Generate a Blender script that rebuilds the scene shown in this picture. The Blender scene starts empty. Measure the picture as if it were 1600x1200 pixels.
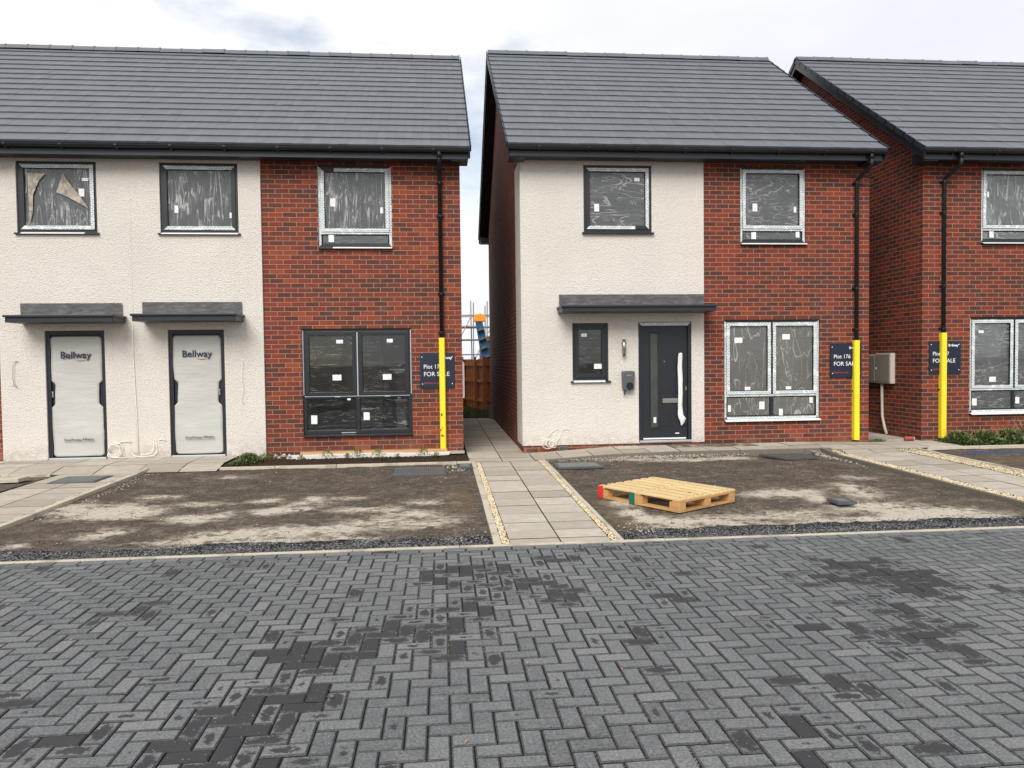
import bpy, math, random
from math import sin, cos, pi, radians, sqrt
from mathutils import Matrix, Vector, noise
random.seed(7)
S = bpy.context.scene
COL = S.collection

# ---------------------------------------------------------------- camera
yaw, pitch, roll = 0.0934, -0.0320, -0.0119
CAMP = Vector((0, -12.673, 1.621))
fw = Vector((sin(yaw)*cos(pitch), cos(yaw)*cos(pitch), sin(pitch)))
rt = Vector((cos(yaw), -sin(yaw), 0)); up = rt.cross(fw)
r2 = cos(roll)*rt + sin(roll)*up; u2 = -sin(roll)*rt + cos(roll)*up
cd = bpy.data.cameras.new("camera"); cam = bpy.data.objects.new("camera", cd); COL.objects.link(cam)
M = Matrix((r2, u2, -fw)).transposed().to_4x4(); M.translation = CAMP
cam.matrix_world = M
cd.sensor_width = 36; cd.lens = 1165.6/1600*36; cd.clip_start = .05; cd.clip_end = 2000
S.camera = cam

# ---------------------------------------------------------------- world, sun, exposure
SUN_EL, SUN_AZ = 42, 200      # elevation, compass-like azimuth of where the sun stands (from +Y clockwise)
w = bpy.data.worlds.new("World"); S.world = w; w.use_nodes = True
nt = w.node_tree; nt.nodes.clear()
def wn(t, **k):
    n = nt.nodes.new(t)
    for a, b in k.items(): setattr(n, a, b)
    return n
out = wn('ShaderNodeOutputWorld'); bg = wn('ShaderNodeBackground'); bg.inputs[1].default_value = .13
sky = wn('ShaderNodeTexSky', sky_type='NISHITA', sun_disc=False)
sky.sun_elevation = radians(SUN_EL); sky.sun_rotation = radians(SUN_AZ)
tc = wn('ShaderNodeTexCoord'); mp = wn('ShaderNodeMapping'); mp.inputs['Scale'].default_value = (1.1, 1.1, 2.6)
mp.inputs['Location'].default_value = (.55, .2, .0)
n1 = wn('ShaderNodeTexNoise'); n1.inputs['Scale'].default_value = 2.1; n1.inputs['Detail'].default_value = 7; n1.inputs['Roughness'].default_value = .55
n2 = wn('ShaderNodeTexNoise'); n2.inputs['Scale'].default_value = 1.3; n2.inputs['Detail'].default_value = 5
cr = wn('ShaderNodeValToRGB'); cr.color_ramp.elements[0].position = .36; cr.color_ramp.elements[1].position = .5
cr.color_ramp.elements[0].color = (.25, .25, .25, 1)
cl = wn('ShaderNodeValToRGB'); cl.color_ramp.elements[0].position = .35; cl.color_ramp.elements[1].position = .68
cl.color_ramp.elements[0].color = (6.2, 6.4, 6.95, 1); cl.color_ramp.elements[1].color = (8.3, 8.3, 8.3, 1)
mx = wn('ShaderNodeMix', data_type='RGBA')
L = nt.links.new
L(tc.outputs['Generated'], mp.inputs[0]); L(mp.outputs[0], n1.inputs[0]); L(mp.outputs[0], n2.inputs[0])
L(n1.outputs[0], cr.inputs[0]); L(n2.outputs[0], cl.inputs[0])
L(cr.outputs[0], mx.inputs[0]); L(sky.outputs[0], mx.inputs[6]); L(cl.outputs[0], mx.inputs[7])
L(mx.outputs[2], bg.inputs[0]); L(bg.outputs[0], out.inputs[0])
sd = bpy.data.lights.new("sun", 'SUN'); sd.energy = 3.1; sd.angle = radians(35); sd.color = (1, .96, .9)
sun = bpy.data.objects.new("sun", sd); COL.objects.link(sun)
az, el = radians(SUN_AZ), radians(SUN_EL)
sdir = Vector((sin(az)*cos(el), cos(az)*cos(el), sin(el)))
sun.rotation_euler = sdir.to_track_quat('Z', 'Y').to_euler(); sun.location = (0, -20, 20)
S.view_settings.view_transform = 'Standard'; S.view_settings.look = 'None'
S.view_settings.exposure = 0.12; S.view_settings.gamma = 1
S.render.engine = 'CYCLES'
try: S.cycles.transparent_max_bounces = 16; S.cycles.max_bounces = 8
except Exception: pass

# ---------------------------------------------------------------- mesh helpers
def ease(a, b, x):
    t = min(1, max(0, (x-a)/(b-a))); return t*t*(3-2*t)
def lerp(a, b, t): return a+(b-a)*t
def pw(x, pts):
    if x <= pts[0][0]: return pts[0][1]
    for (a, p), (b, q) in zip(pts, pts[1:]):
        if x <= b: return p+(q-p)*(x-a)/(b-a)
    return pts[-1][1]
def fbm(x, y, z=0., o=4): return noise.fractal(Vector((x, y, z)), 1.0, 2.0, o)

class MB:
    def __init__(s): s.v = []; s.f = []; s.r = []; s.q = []; s.luv = {}
    def add(s, vs, fs, r=0., q=0.):
        n = len(s.v); s.v += [tuple(v) for v in vs]
        for f in fs: s.f.append(tuple(i+n for i in f)); s.r.append(r); s.q.append(q)
        return n
    def box(s, x0, y0, z0, x1, y1, z1, r=0., q=0.):
        if x0 > x1: x0, x1 = x1, x0
        if y0 > y1: y0, y1 = y1, y0
        if z0 > z1: z0, z1 = z1, z0
        s.add([(x0,y0,z0),(x1,y0,z0),(x1,y1,z0),(x0,y1,z0),(x0,y0,z1),(x1,y0,z1),(x1,y1,z1),(x0,y1,z1)],
              [(0,3,2,1),(4,5,6,7),(0,1,5,4),(1,2,6,5),(2,3,7,6),(3,0,4,7)], r, q)
    def prism(s, poly, axis, a, b, r=0., q=0.):
        # poly: 2D loop; axis 'X': (y,z), 'Y': (x,z), 'Z': (x,y)
        def P(p, t): return {'X': (t, p[0], p[1]), 'Y': (p[0], t, p[1]), 'Z': (p[0], p[1], t)}[axis]
        n = len(poly)
        vs = [P(p, a) for p in poly]+[P(p, b) for p in poly]
        fs = [tuple(range(n)), tuple(range(2*n-1, n-1, -1))]+[(i, i+n, (i+1) % n+n, (i+1) % n) for i in range(n)]
        s.add(vs, fs, r, q)
    def tube(s, pts, rad, n=8, r=0., rads=None, cap=True):
        pts = [Vector(p) for p in pts]; base = len(s.v); N = len(pts); prev = None
        for i, p in enumerate(pts):
            t = (pts[min(i+1, N-1)]-pts[max(i-1, 0)]).normalized()
            if prev is None: a = t.orthogonal().normalized()
            else:
                a = prev-t*prev.dot(t)
                a = a.normalized() if a.length > 1e-6 else t.orthogonal().normalized()
            prev = a; b = t.cross(a); rr = rads[i] if rads else rad
            for k in range(n):
                s.v.append(tuple(p+(a*cos(2*pi*k/n)+b*sin(2*pi*k/n))*rr))
        for i in range(N-1):
            for k in range(n):
                s.f.append((base+i*n+k, base+i*n+(k+1) % n, base+(i+1)*n+(k+1) % n, base+(i+1)*n+k)); s.r.append(r); s.q.append(0)
        if cap:
            s.f.append(tuple(base+k for k in range(n))[::-1]); s.r.append(r); s.q.append(0)
            s.f.append(tuple(base+(N-1)*n+k for k in range(n))); s.r.append(r); s.q.append(0)
    def stone(s, x, y, z, a, r=0., fl=.7):
        ca = random.random()*6.28; vs = []
        for k in range(5):
            t = ca+k*2*pi/5+random.uniform(-.3, .3); rr = a*random.uniform(.7, 1.1)
            vs.append((x+cos(t)*rr, y+sin(t)*rr, z+a*fl*.3*random.uniform(.6, 1.3)))
        vs.append((x+random.uniform(-.2, .2)*a, y+random.uniform(-.2, .2)*a, z+a*fl*random.uniform(.8, 1.2)))
        vs += [(v[0]*.8+x*.2, v[1]*.8+y*.2, z-a*.25) for v in vs[:5]]
        fs = [(k, (k+1) % 5, 5) for k in range(5)]+[(k, 6+k, 6+(k+1) % 5, (k+1) % 5) for k in range(5)]
        s.add(vs, fs, r)
    def cut(s): s.marks = getattr(s, 'marks', [])+[(len(s.v), len(s.f))]
    def build_each(s, name, mat, parent=None, **k):
        out = []; pv = pf = 0
        for (nv, nf) in getattr(s, 'marks', [])+[(len(s.v), len(s.f))]:
            if nf > pf:
                q = MB(); q.v = s.v[pv:nv]; q.f = [tuple(i-pv for i in f) for f in s.f[pf:nf]]; q.r = s.r[pf:nf]; q.q = s.q[pf:nf]
                out.append(q.build(name, mat, parent, **k))
            pv, pf = nv, nf
        return out
    def build(s, name, mat, parent=None, smooth=False, bevel=0, u0=0, v0=0, wire=None):
        o0 = parent_world(parent) if parent else Vector((0, 0, 0))
        me = bpy.data.meshes.new(name)
        me.from_pydata([(v[0]-o0.x, v[1]-o0.y, v[2]-o0.z) for v in s.v], [], s.f)
        uvl = me.uv_layers.new(name='UVMap'); a = me.attributes.new('rnd', 'FLOAT', 'FACE'); b = me.attributes.new('wet', 'FLOAT', 'FACE')
        a.data.foreach_set('value', s.r); b.data.foreach_set('value', s.q)
        uv = []
        for pi_, p in enumerate(me.polygons):
            if pi_ in s.luv:
                for q in s.luv[pi_]: uv += list(q)
                continue
            n = p.normal
            ax = 0 if abs(n.x) > abs(n.y) and abs(n.x) > abs(n.z)*.7 else (1 if abs(n.y) > abs(n.z)*.7 else 2)
            for vi in p.vertices:
                x, y, z = s.v[vi]
                uv += [x-u0, z-v0] if ax == 1 else ([y, z-v0] if ax == 0 else [x, y])
        uvl.data.foreach_set('uv', uv)
        if smooth: me.polygons.foreach_set('use_smooth', [True]*len(me.polygons))
        me.materials.append(mat)
        o = bpy.data.objects.new(name, me); COL.objects.link(o)
        if parent: o.parent = parent
        if bevel:
            m = o.modifiers.new('bevel', 'BEVEL'); m.width = bevel; m.segments = 2; m.limit_method = 'ANGLE'
        return o
def parent_world(p):
    v = Vector((0, 0, 0))
    while p: v += Vector(p.location); p = p.parent
    return v
def thing(name, label, cat, loc=(0, 0, 0), group=None):
    o = bpy.data.objects.new(name, None); COL.objects.link(o); o.location = loc; o.empty_display_size = .2
    tag(o, label, cat, group); return o
def tag(o, label, cat, group=None, kind=None):
    if label: o['label'] = label
    if cat: o['category'] = cat
    if group: o['group'] = group
    if kind: o['kind'] = kind
    return o
def struct(o): o['kind'] = 'structure'; return o
def place(o, x, y, z):       # move the origin of a one-mesh thing to its base
    o.data.transform(Matrix.Translation((-x, -y, -z))); o.location = (x, y, z); return o

# ---------------------------------------------------------------- materials
class NT:
    def __init__(s, name):
        s.m = bpy.data.materials.new(name); s.m.use_nodes = True; s.t = s.m.node_tree; s.t.nodes.clear()
        s.out = s.n('ShaderNodeOutputMaterial')
    def n(s, t, **k):
        n = s.t.nodes.new(t)
        for a, b in k.items(): setattr(n, a, b)
        return n
    def l(s, a, b): s.t.links.new(a, b)
    def put(s, sock, v):
        if hasattr(v, 'is_output'): s.l(v, sock)
        elif isinstance(v, (tuple, list)): sock.default_value = (*v, 1) if len(v) == 3 and sock.type == 'RGBA' else v
        else: sock.default_value = v
    def math(s, op, a, b=0., c=0., clamp=False):
        n = s.n('ShaderNodeMath', operation=op, use_clamp=clamp)
        for i, v in enumerate((a, b, c)): s.put(n.inputs[i], v)
        return n.outputs[0]
    def mix(s, f, a, b, blend='MIX'):
        n = s.n('ShaderNodeMix', data_type='RGBA', blend_type=blend, clamp_factor=True)
        s.put(n.inputs[0], f); s.put(n.inputs[6], a); s.put(n.inputs[7], b); return n.outputs[2]
    def ss(s, x, a, b, lo=0., hi=1.):
        n = s.n('ShaderNodeMapRange', interpolation_type='SMOOTHSTEP')
        for i, v in enumerate((x, a, b, lo, hi)): s.put(n.inputs[i], v)
        return n.outputs[0]
    def uv(s): return s.n('ShaderNodeUVMap').outputs[0]
    def obj(s): return s.n('ShaderNodeNewGeometry').outputs['Position']
    def vmap(s, v, scale=(1, 1, 1), loc=(0, 0, 0), rot=(0, 0, 0)):
        n = s.n('ShaderNodeMapping'); s.l(v, n.inputs[0]); n.inputs['Scale'].default_value = scale
        n.inputs['Location'].default_value = loc; n.inputs['Rotation'].default_value = rot; return n.outputs[0]
    def noise(s, v, sc, det=4, rough=.5, dist=0., col=False):
        n = s.n('ShaderNodeTexNoise'); s.l(v, n.inputs['Vector'])
        n.inputs['Scale'].default_value = sc; n.inputs['Detail'].default_value = det
        n.inputs['Roughness'].default_value = rough; n.inputs['Distortion'].default_value = dist
        return n.outputs[1 if col else 0]
    def vor(s, v, sc, out='Distance', rnd=1., feat='F1'):
        n = s.n('ShaderNodeTexVoronoi', feature=feat); s.l(v, n.inputs['Vector']); n.inputs['Scale'].default_value = sc
        n.inputs['Randomness'].default_value = rnd; return n.outputs[out]
    def attr(s, nm, out='Fac'):
        n = s.n('ShaderNodeAttribute'); n.attribute_name = nm; return n.outputs[out]
    def ramp(s, x, stops):
        n = s.n('ShaderNodeValToRGB'); s.put(n.inputs[0], x); e = n.color_ramp.elements
        while len(e) < len(stops): e.new(.5)
        for i, (p, c) in enumerate(stops):
            e[i].position = p; e[i].color = (*c, 1) if len(c) == 3 else c
        return n.outputs[0]
    def bump(s, h, st=.5, dist=.01, nrm=None):
        n = s.n('ShaderNodeBump'); n.inputs['Strength'].default_value = st; n.inputs['Distance'].default_value = dist
        s.l(h, n.inputs['Height'])
        if nrm: s.l(nrm, n.inputs['Normal'])
        return n.outputs[0]
    def pbr(s, col, rough=.8, bump=None, metal=0., spec=.5, **k):
        n = s.n('ShaderNodeBsdfPrincipled'); s.put(n.inputs['Base Color'], col); s.put(n.inputs['Roughness'], rough)
        s.put(n.inputs['Metallic'], metal); s.put(n.inputs['Specular IOR Level'], spec)
        if bump is not None: s.l(bump, n.inputs['Normal'])
        for a, b in k.items(): s.put(n.inputs[a.replace('_', ' ')], b)
        return n.outputs[0]
    def done(s, sh): s.l(sh, s.out.inputs[0]); return s.m
def paint(name, col, rough=.45, metal=0., var=.15, spec=.5, nsc=9., bump=0.):
    t = NT(name); p = t.obj(); n = t.noise(p, nsc, 5, .6)
    c = t.mix(t.math('MULTIPLY', n, 1.), tuple(x*(1-var) for x in col), tuple(min(1, x*(1+var)) for x in col))
    b = t.bump(t.noise(p, 120, 3), bump, .003) if bump else None
    r = t.math('ADD', t.math('MULTIPLY', t.math('SUBTRACT', n, .5), .25), rough)
    return t.done(t.pbr(c, r, b, metal, spec))

def m_brick(nm='red_multi_brick', bias=0., warm=1.):
    t = NT(nm); uv = t.uv()
    wob = t.n('ShaderNodeVectorMath', operation='ADD'); nz = t.n('ShaderNodeVectorMath', operation='SCALE')
    sub = t.n('ShaderNodeVectorMath', operation='SUBTRACT'); t.l(t.noise(uv, 9, 2, col=True), sub.inputs[0]); sub.inputs[1].default_value = (.5, .5, .5)
    t.l(sub.outputs[0], nz.inputs[0]); nz.inputs[3].default_value = .004
    t.l(uv, wob.inputs[0]); t.l(nz.outputs[0], wob.inputs[1])
    b = t.n('ShaderNodeTexBrick', offset=.5, offset_frequency=2); t.l(wob.outputs[0], b.inputs['Vector'])
    for k, v in {'Scale': 1, 'Mortar Size': .0052, 'Mortar Smooth': .15, 'Bias': 0, 'Brick Width': .225, 'Row Height': .0775}.items(): b.inputs[k].default_value = v
    b.inputs['Color1'].default_value = (0, 0, 0, 1); b.inputs['Color2'].default_value = (1, 1, 1, 1); b.inputs['Mortar'].default_value = (0, 0, 0, 1)
    rn = b.outputs['Color']
    x = t.math('ADD', rn, t.math('MULTIPLY', t.math('SUBTRACT', t.noise(t.vmap(uv, (5, 9, 5)), 1, 3), .5), .75), clamp=True)
    x = t.math('ADD', x, t.math('MULTIPLY', t.math('SUBTRACT', t.noise(uv, .55, 2), .5), .5), clamp=True)
    x = t.math('ADD', x, bias, clamp=True)
    c = t.ramp(x, [(0, (.115, .044, .032)), (.22, (.16, .048, .031)), (.42, (.215, .049, .028)), (.7, (.28, .053, .026)), (1, (.365, .088, .033))])
    c = t.mix(1., c, (1., warm, warm*1.05), 'MULTIPLY'); g = t.noise(uv, 140, 4, .7)
    c = t.mix(t.ss(g, .3, .7), t.mix(.45, c, (0, 0, 0)), c)
    c = t.mix(.25, c, t.mix(1, c, t.noise(uv, 60, 3, .6), 'MULTIPLY'))
    mc = t.mix(t.noise(uv, 25, 4), (.30, .15, .095), (.42, .25, .17))
    c = t.mix(b.outputs['Fac'], c, mc)
    # splash and cement haze low on the wall
    sp = t.n('ShaderNodeSeparateXYZ'); t.l(t.obj(), sp.inputs[0])
    low = t.math('MULTIPLY', t.ss(sp.outputs[2], .42, .1), t.ss(t.noise(uv, 2.2, 5, .6), .42, .75))
    c = t.mix(t.math('MULTIPLY', low, .6), c, (.33, .17, .11))
    eff = t.math('MULTIPLY', t.ss(t.noise(t.vmap(uv, (1, 1, 1), (3, 7, 0)), 1.3, 6, .65), .6, .8), .22)
    c = t.mix(eff, c, (.40, .26, .2))
    h = t.math('SUBTRACT', t.math('MULTIPLY', g, .18), b.outputs['Fac'])
    return t.done(t.pbr(c, .82, t.bump(h, .8, .006), spec=.35))
def m_render(name, col, seed=0):
    t = NT(name); p = t.vmap(t.obj(), (1, 1, 1), (seed, 0, seed))
    v = t.vor(p, 50, 'Distance'); n = t.noise(p, 42, 5, .62, .6)
    h = t.math('ADD', t.math('MULTIPLY', n, 1.2), t.math('MULTIPLY', v, .5))
    c = t.mix(t.ss(t.noise(p, .9, 5, .6), .3, .75), tuple(x*.93 for x in col), col)
    c = t.mix(t.math('MULTIPLY', t.ss(h, .95, .55), .28), c, tuple(x*.62 for x in col))
    sp = t.n('ShaderNodeSeparateXYZ'); t.l(t.obj(), sp.inputs[0])
    low = t.math('MULTIPLY', t.ss(sp.outputs[2], .45, .08), t.ss(t.noise(p, 9, 6, .7), .35, .7))
    c = t.mix(t.math('MULTIPLY', low, .6), c, (.36, .29, .23))
    st = t.math('MULTIPLY', t.ss(t.noise(t.vmap(p, (5, 5, .5)), 1, 5, .6), .55, .8), .12)
    c = t.mix(st, c, (.42, .37, .32))
    return t.done(t.pbr(c, .95, t.bump(h, 1.0, .0135), spec=.15))
def m_tile():
    t = NT('grey_concrete_tile'); p = t.obj(); r = t.attr('rnd')
    c = t.ramp(r, [(0, (.080, .088, .102)), (.5, (.102, .111, .126)), (1, (.130, .139, .156))])
    n = t.noise(p, 26, 6, .7); c = t.mix(.5, c, t.mix(n, (.06, .067, .08), (.18, .19, .205)))
    c = t.mix(t.math('MULTIPLY', t.ss(t.noise(p, .5, 4), .45, .7), .3), c, (.11, .118, .13))
    return t.done(t.pbr(c, t.math('ADD', t.math('MULTIPLY', n, .2), .42), t.bump(n, .25, .004), spec=.5))
def m_paver():
    t = NT('charcoal_block_paving'); uv = t.uv(); p = t.obj(); r = t.attr('rnd'); wv = t.attr('wet')
    joint_shade = t.math('ADD', t.math('MULTIPLY', t.math('LESS_THAN', r, -.1), .52), t.math('MULTIPLY', t.math('LESS_THAN', r, -.5), .48))  # joint shade painted into the colour of block sides, weaker on chamfers
    
    base = t.ramp(r, [(0, (.052, .057, .064)), (.35, (.092, .097, .104)), (.7, (.132, .134, .136)), (1, (.195, .190, .180))])
    n = t.noise(p, 75, 6, .8); n2 = t.noise(p, 13, 6, .7)
    base = t.mix(t.math('MULTIPLY', t.ss(n2, .45, .7), .6), base, (.21, .212, .205))
    base = t.mix(1., base, (.95, 1., 1.06), 'MULTIPLY')
    base = t.mix(t.ss(n, .25, .75), t.mix(.62, base, (.014, .014, .018)), t.mix(.45, base, (.34, .34, .32)))
    # blocks still drying: dark core that shrinks towards the middle of each block
    d = t.n('ShaderNodeVectorMath', operation='DISTANCE'); t.l(uv, d.inputs[0]); d.inputs[1].default_value = (.5, .5, 0)
    nn = t.math('MULTIPLY', t.math('SUBTRACT', t.noise(p, 26, 6, .7), .5), 1.35)
    e = t.math('SUBTRACT', t.math('ADD', t.math('MULTIPLY', wv, 1.25), nn), t.math('ADD', d.outputs['Value'], .2))
    wet = t.ss(e, -.02, .14)
    c = t.mix(t.math('MULTIPLY', wet, .97), base, t.mix(n, (.018, .018, .020), (.042, .042, .044)))
    # pale scuffs and lime specks
    sc = t.math('MULTIPLY', t.ss(t.noise(t.vmap(p, (3, 7, 1), rot=(0, 0, .5)), 3, 6, .7), .66, .8), .35)
    c = t.mix(sc, c, (.32, .32, .31))
    spk = t.math('LESS_THAN', t.vor(p, 34), .075); c = t.mix(t.math('MULTIPLY', spk, t.ss(t.noise(p, 5, 2), .42, .55)), c, (.5, .49, .45))
    c = t.mix(t.math('MULTIPLY', t.ss(t.noise(p, 1.1, 4, .6), .62, .8), .25), c, (.24, .21, .17))
    c = t.mix(joint_shade, c, (.016, .015, .014))
    hgt = t.math('ADD', n, t.math('MULTIPLY', t.noise(p, 220, 2), .5))
    rough = t.math('SUBTRACT', .85, t.math('MULTIPLY', wet, .12))
    return t.done(t.pbr(c, rough, t.bump(hgt, .55, .003), spec=.4))
def m_slab():
    t = NT('buff_concrete_slab'); p = t.obj(); r = t.attr('rnd'); wv = t.attr('wet')
    c = t.ramp(r, [(0, (.38, .335, .275)), (.5, (.48, .435, .365)), (1, (.58, .53, .455))])
    n = t.noise(p, 7, 6, .65); c = t.mix(t.ss(n, .35, .75), t.mix(.4, c, (.28, .235, .18)), c)
    c = t.mix(t.math('MULTIPLY', t.ss(t.noise(t.vmap(p, (2, 9, 1)), 1.6, 5, .65), .55, .75), .5), c, (.56, .53, .47))
    c = t.mix(t.math('MULTIPLY', t.ss(t.noise(t.vmap(p, (1, 1, 1), (4, 2, 0)), 1.4, 5, .6), .55, .75), .35), c, (.30, .22, .13))
    c = t.mix(t.math('MULTIPLY', t.noise(p, 130, 3, .6), .3), c, (.2, .18, .15))
    c = t.mix(t.math('MULTIPLY', wv, t.ss(t.noise(p, 6, 3), .3, .6)), c, (.10, .08, .06))
    c = t.mix(t.math('LESS_THAN', r, -.5), c, (.035, .03, .024))  # slab sides coloured dark to stand in for shade in the gaps
    return t.done(t.pbr(c, .85, t.bump(t.noise(p, 90, 4, .7), .35, .003), spec=.3))
def m_dirt():
    t = NT('dusty_subbase'); p = t.obj(); du = t.attr('dust'); br = t.attr('brown'); gv = t.attr('grit')
    st = t.vmap(p, (1, 1.35, 1), rot=(0, 0, .25))
    grain = t.noise(p, 46, 6, .9); mid = t.noise(p, 11, 7, .8); big = t.noise(st, 1.7, 8, .68); str_ = t.noise(st, 3.4, 9, .78)
    tone = t.math('ADD', t.math('MULTIPLY', big, 1.1), t.math('MULTIPLY', mid, .9))
    base = t.ramp(t.math('MULTIPLY', tone, .5), [(.38, (.018, .015, .013)), (.47, (.044, .034, .027)), (.54, (.092, .071, .053)), (.64, (.18, .145, .108))])
    base = t.mix(t.ss(grain, .36, .64), t.mix(.70, base, (.012, .010, .009)), t.mix(.34, base, (.36, .30, .23)))
    brn = t.ss(t.math('ADD', br, t.math('MULTIPLY', t.math('SUBTRACT', mid, .5), 1.6)), .3, .8)
    base = t.mix(t.math('MULTIPLY', brn, .62), base, t.mix(grain, (.085, .055, .034), (.20, .14, .09)))
    brk = t.ss(t.math('ADD', t.math('MULTIPLY', str_, .62), t.math('MULTIPLY', mid, .38)), .36, .60, .12, 1.25)
    v = t.math('ADD', t.math('MULTIPLY', du, brk), t.math('MULTIPLY', t.math('SUBTRACT', str_, .5), 1.35))
    v = t.math('ADD', v, t.math('MULTIPLY', t.math('SUBTRACT', mid, .5), .9)); v = t.math('ADD', v, .10)
    core = t.ss(v, .60, 1.15); veil = t.ss(v, .08, .75)
    base = t.mix(t.math('MULTIPLY', veil, t.ss(grain, .15, .62, .25, .85)), base, (.37, .32, .25))
    base = t.mix(t.math('MULTIPLY', core, t.ss(grain, .25, .6, .3, .95)), base, t.mix(mid, (.44, .39, .31), (.68, .62, .52)))
    gm = t.ss(t.math('ADD', gv, t.math('MULTIPLY', t.math('SUBTRACT', t.noise(st, 4, 7, .75), .5), 1.5)), .4, .6)
    vg = t.vor(p, 78, 'Color'); gs = t.n('ShaderNodeSeparateColor'); t.l(vg, gs.inputs[0])
    k = t.math('ADD', gs.outputs[0], t.math('MULTIPLY', t.math('SUBTRACT', t.noise(st, 2.6, 5, .6), .53), 1.9), clamp=True)
    gc = t.ramp(k, [(0, (.007, .008, .010)), (.45, (.024, .025, .028)), (.75, (.075, .076, .078)), (.93, (.17, .17, .165)), (1, (.42, .41, .38))])
    base = t.mix(gm, base, gc)
    spk = t.math('LESS_THAN', t.vor(p, 36), .13); base = t.mix(t.math('MULTIPLY', spk, t.ss(t.noise(p, 2.2, 3), .42, .6, .1, .8)), base, (.46, .41, .33))
    blue = t.attr('blue'); base = t.mix(t.math('MULTIPLY', blue, t.ss(t.noise(p, 9, 4), .35, .5)), base, (.03, .09, .25))
    h = t.math('ADD', t.math('ADD', grain, mid), t.math('MULTIPLY', t.vor(p, 78), t.math('MULTIPLY', gm, 1.5)))
    return t.done(t.pbr(base, .95, t.bump(h, .9, .012), spec=.15))
def m_stone(name, stops, rough=.85):
    t = NT(name); r = t.attr('rnd'); c = t.ramp(r, stops)
    return t.done(t.pbr(t.mix(.2, c, t.noise(t.obj(), 80, 3)), rough, spec=.3))
def m_soil():
    t = NT('dark_soil'); p = t.obj(); n = t.noise(p, 40, 6, .75)
    c = t.ramp(n, [(.25, (.018, .011, .008)), (.5, (.05, .032, .022)), (.8, (.13, .09, .06))])
    return t.done(t.pbr(c, .95, t.bump(n, 1, .03), spec=.1))
def m_joint():
    t = NT('jointing_sand'); p = t.obj(); v = t.vor(p, 140, 'Color'); s_ = t.n('ShaderNodeSeparateColor'); t.l(v, s_.inputs[0])
    k = t.math('MULTIPLY', s_.outputs[0], t.ss(t.noise(p, .8, 3), .38, .6, .35, 1.))
    c = t.ramp(k, [(0, (.010, .010, .011)), (.45, (.025, .023, .022)), (.62, (.12, .09, .065)), (1, (.55, .43, .30))])
    return t.done(t.pbr(c, .95, t.bump(t.vor(p, 140), .6, .006), spec=.1))
def m_wood(name, a, b, ax=(1, 12, 12), rough=.7):
    t = NT(name); p = t.n('ShaderNodeTexCoord').outputs['Object']; q = t.vmap(p, ax)
    n = t.noise(q, 5, 6, .65, .8); r = t.attr('rnd')
    c = t.mix(t.ss(n, .3, .7), a, b); c = t.mix(t.math('MULTIPLY', r, .5), c, tuple(x*.6 for x in a))
    kn = t.ss(t.vor(t.vmap(p, (3, 7, 7)), 1.2), .12, .03); c = t.mix(t.math('MULTIPLY', kn, .8), c, tuple(x*.25 for x in a))
    return t.done(t.pbr(c, rough, t.bump(n, .3, .003), spec=.3))
def m_film(name, sc, base_a, wisp_a, dens=.05, tint=(.24, .25, .26), rot=0., dist=.8, sheen_a=.16):
    t = NT(name); p = t.obj(); q = t.vmap(p, sc, rot=(0, rot, 0))
    w_ = None
    for i, (k, wd, lo, hi) in enumerate(((1.0, dens, .42, .56), (2.3, dens*1.1, .45, .59), (.6, dens*.5, .38, .54))):
        n = t.noise(t.vmap(q, (1, 1, 1), (i*7.3, i*2.1, i*4.4)), k, 2.2, .42, dist)
        a = t.ss(t.math('ABSOLUTE', t.math('SUBTRACT', n, .5)), wd, 0.)
        a = t.math('MULTIPLY', a, t.ss(t.noise(t.vmap(p, (1, 1, 1), (i*3.3, 1, i)), 3.2, 3, .6), lo, hi))
        w_ = a if w_ is None else t.math('MAXIMUM', w_, a)
    sheen = t.math('MULTIPLY', t.ss(t.noise(q, .5, 3, .5, 1.), .45, .8), sheen_a)
    al = t.math('ADD', t.math('ADD', t.math('MULTIPLY', w_, wisp_a), base_a), sheen, clamp=True)
    col = t.mix(w_, tint, (.62, .62, .6))
    pb = t.pbr(col, .32, t.bump(t.noise(q, 1.2, 3, .5, 1.), .5, .03), spec=.5)
    tr = t.n('ShaderNodeBsdfTransparent'); ms = t.n('ShaderNodeMixShader')
    t.l(al, ms.inputs[0]); t.l(tr.outputs[0], ms.inputs[1]); t.l(pb, ms.inputs[2])
    return t.done(ms.outputs[0])
def m_glass(name='window_glass', tint=(.80, .84, .83)):
    t = NT(name); fr = t.n('ShaderNodeFresnel'); fr.inputs[0].default_value = 1.6
    b = t.bump(t.noise(t.obj(), .9, 2), .04, .05)
    gl = t.n('ShaderNodeBsdfGlossy'); gl.inputs['Roughness'].default_value = .015; gl.inputs['Color'].default_value = (.9, .93, .93, 1); t.l(b, gl.inputs['Normal'])
    tr = t.n('ShaderNodeBsdfTransparent'); tr.inputs[0].default_value = (*tint, 1)
    ms = t.n('ShaderNodeMixShader'); t.l(t.math('MULTIPLY', fr.outputs[0], .9), ms.inputs[0]); t.l(tr.outputs[0], ms.inputs[1]); t.l(gl.outputs[0], ms.inputs[2])
    return t.done(ms.outputs[0])
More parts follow.
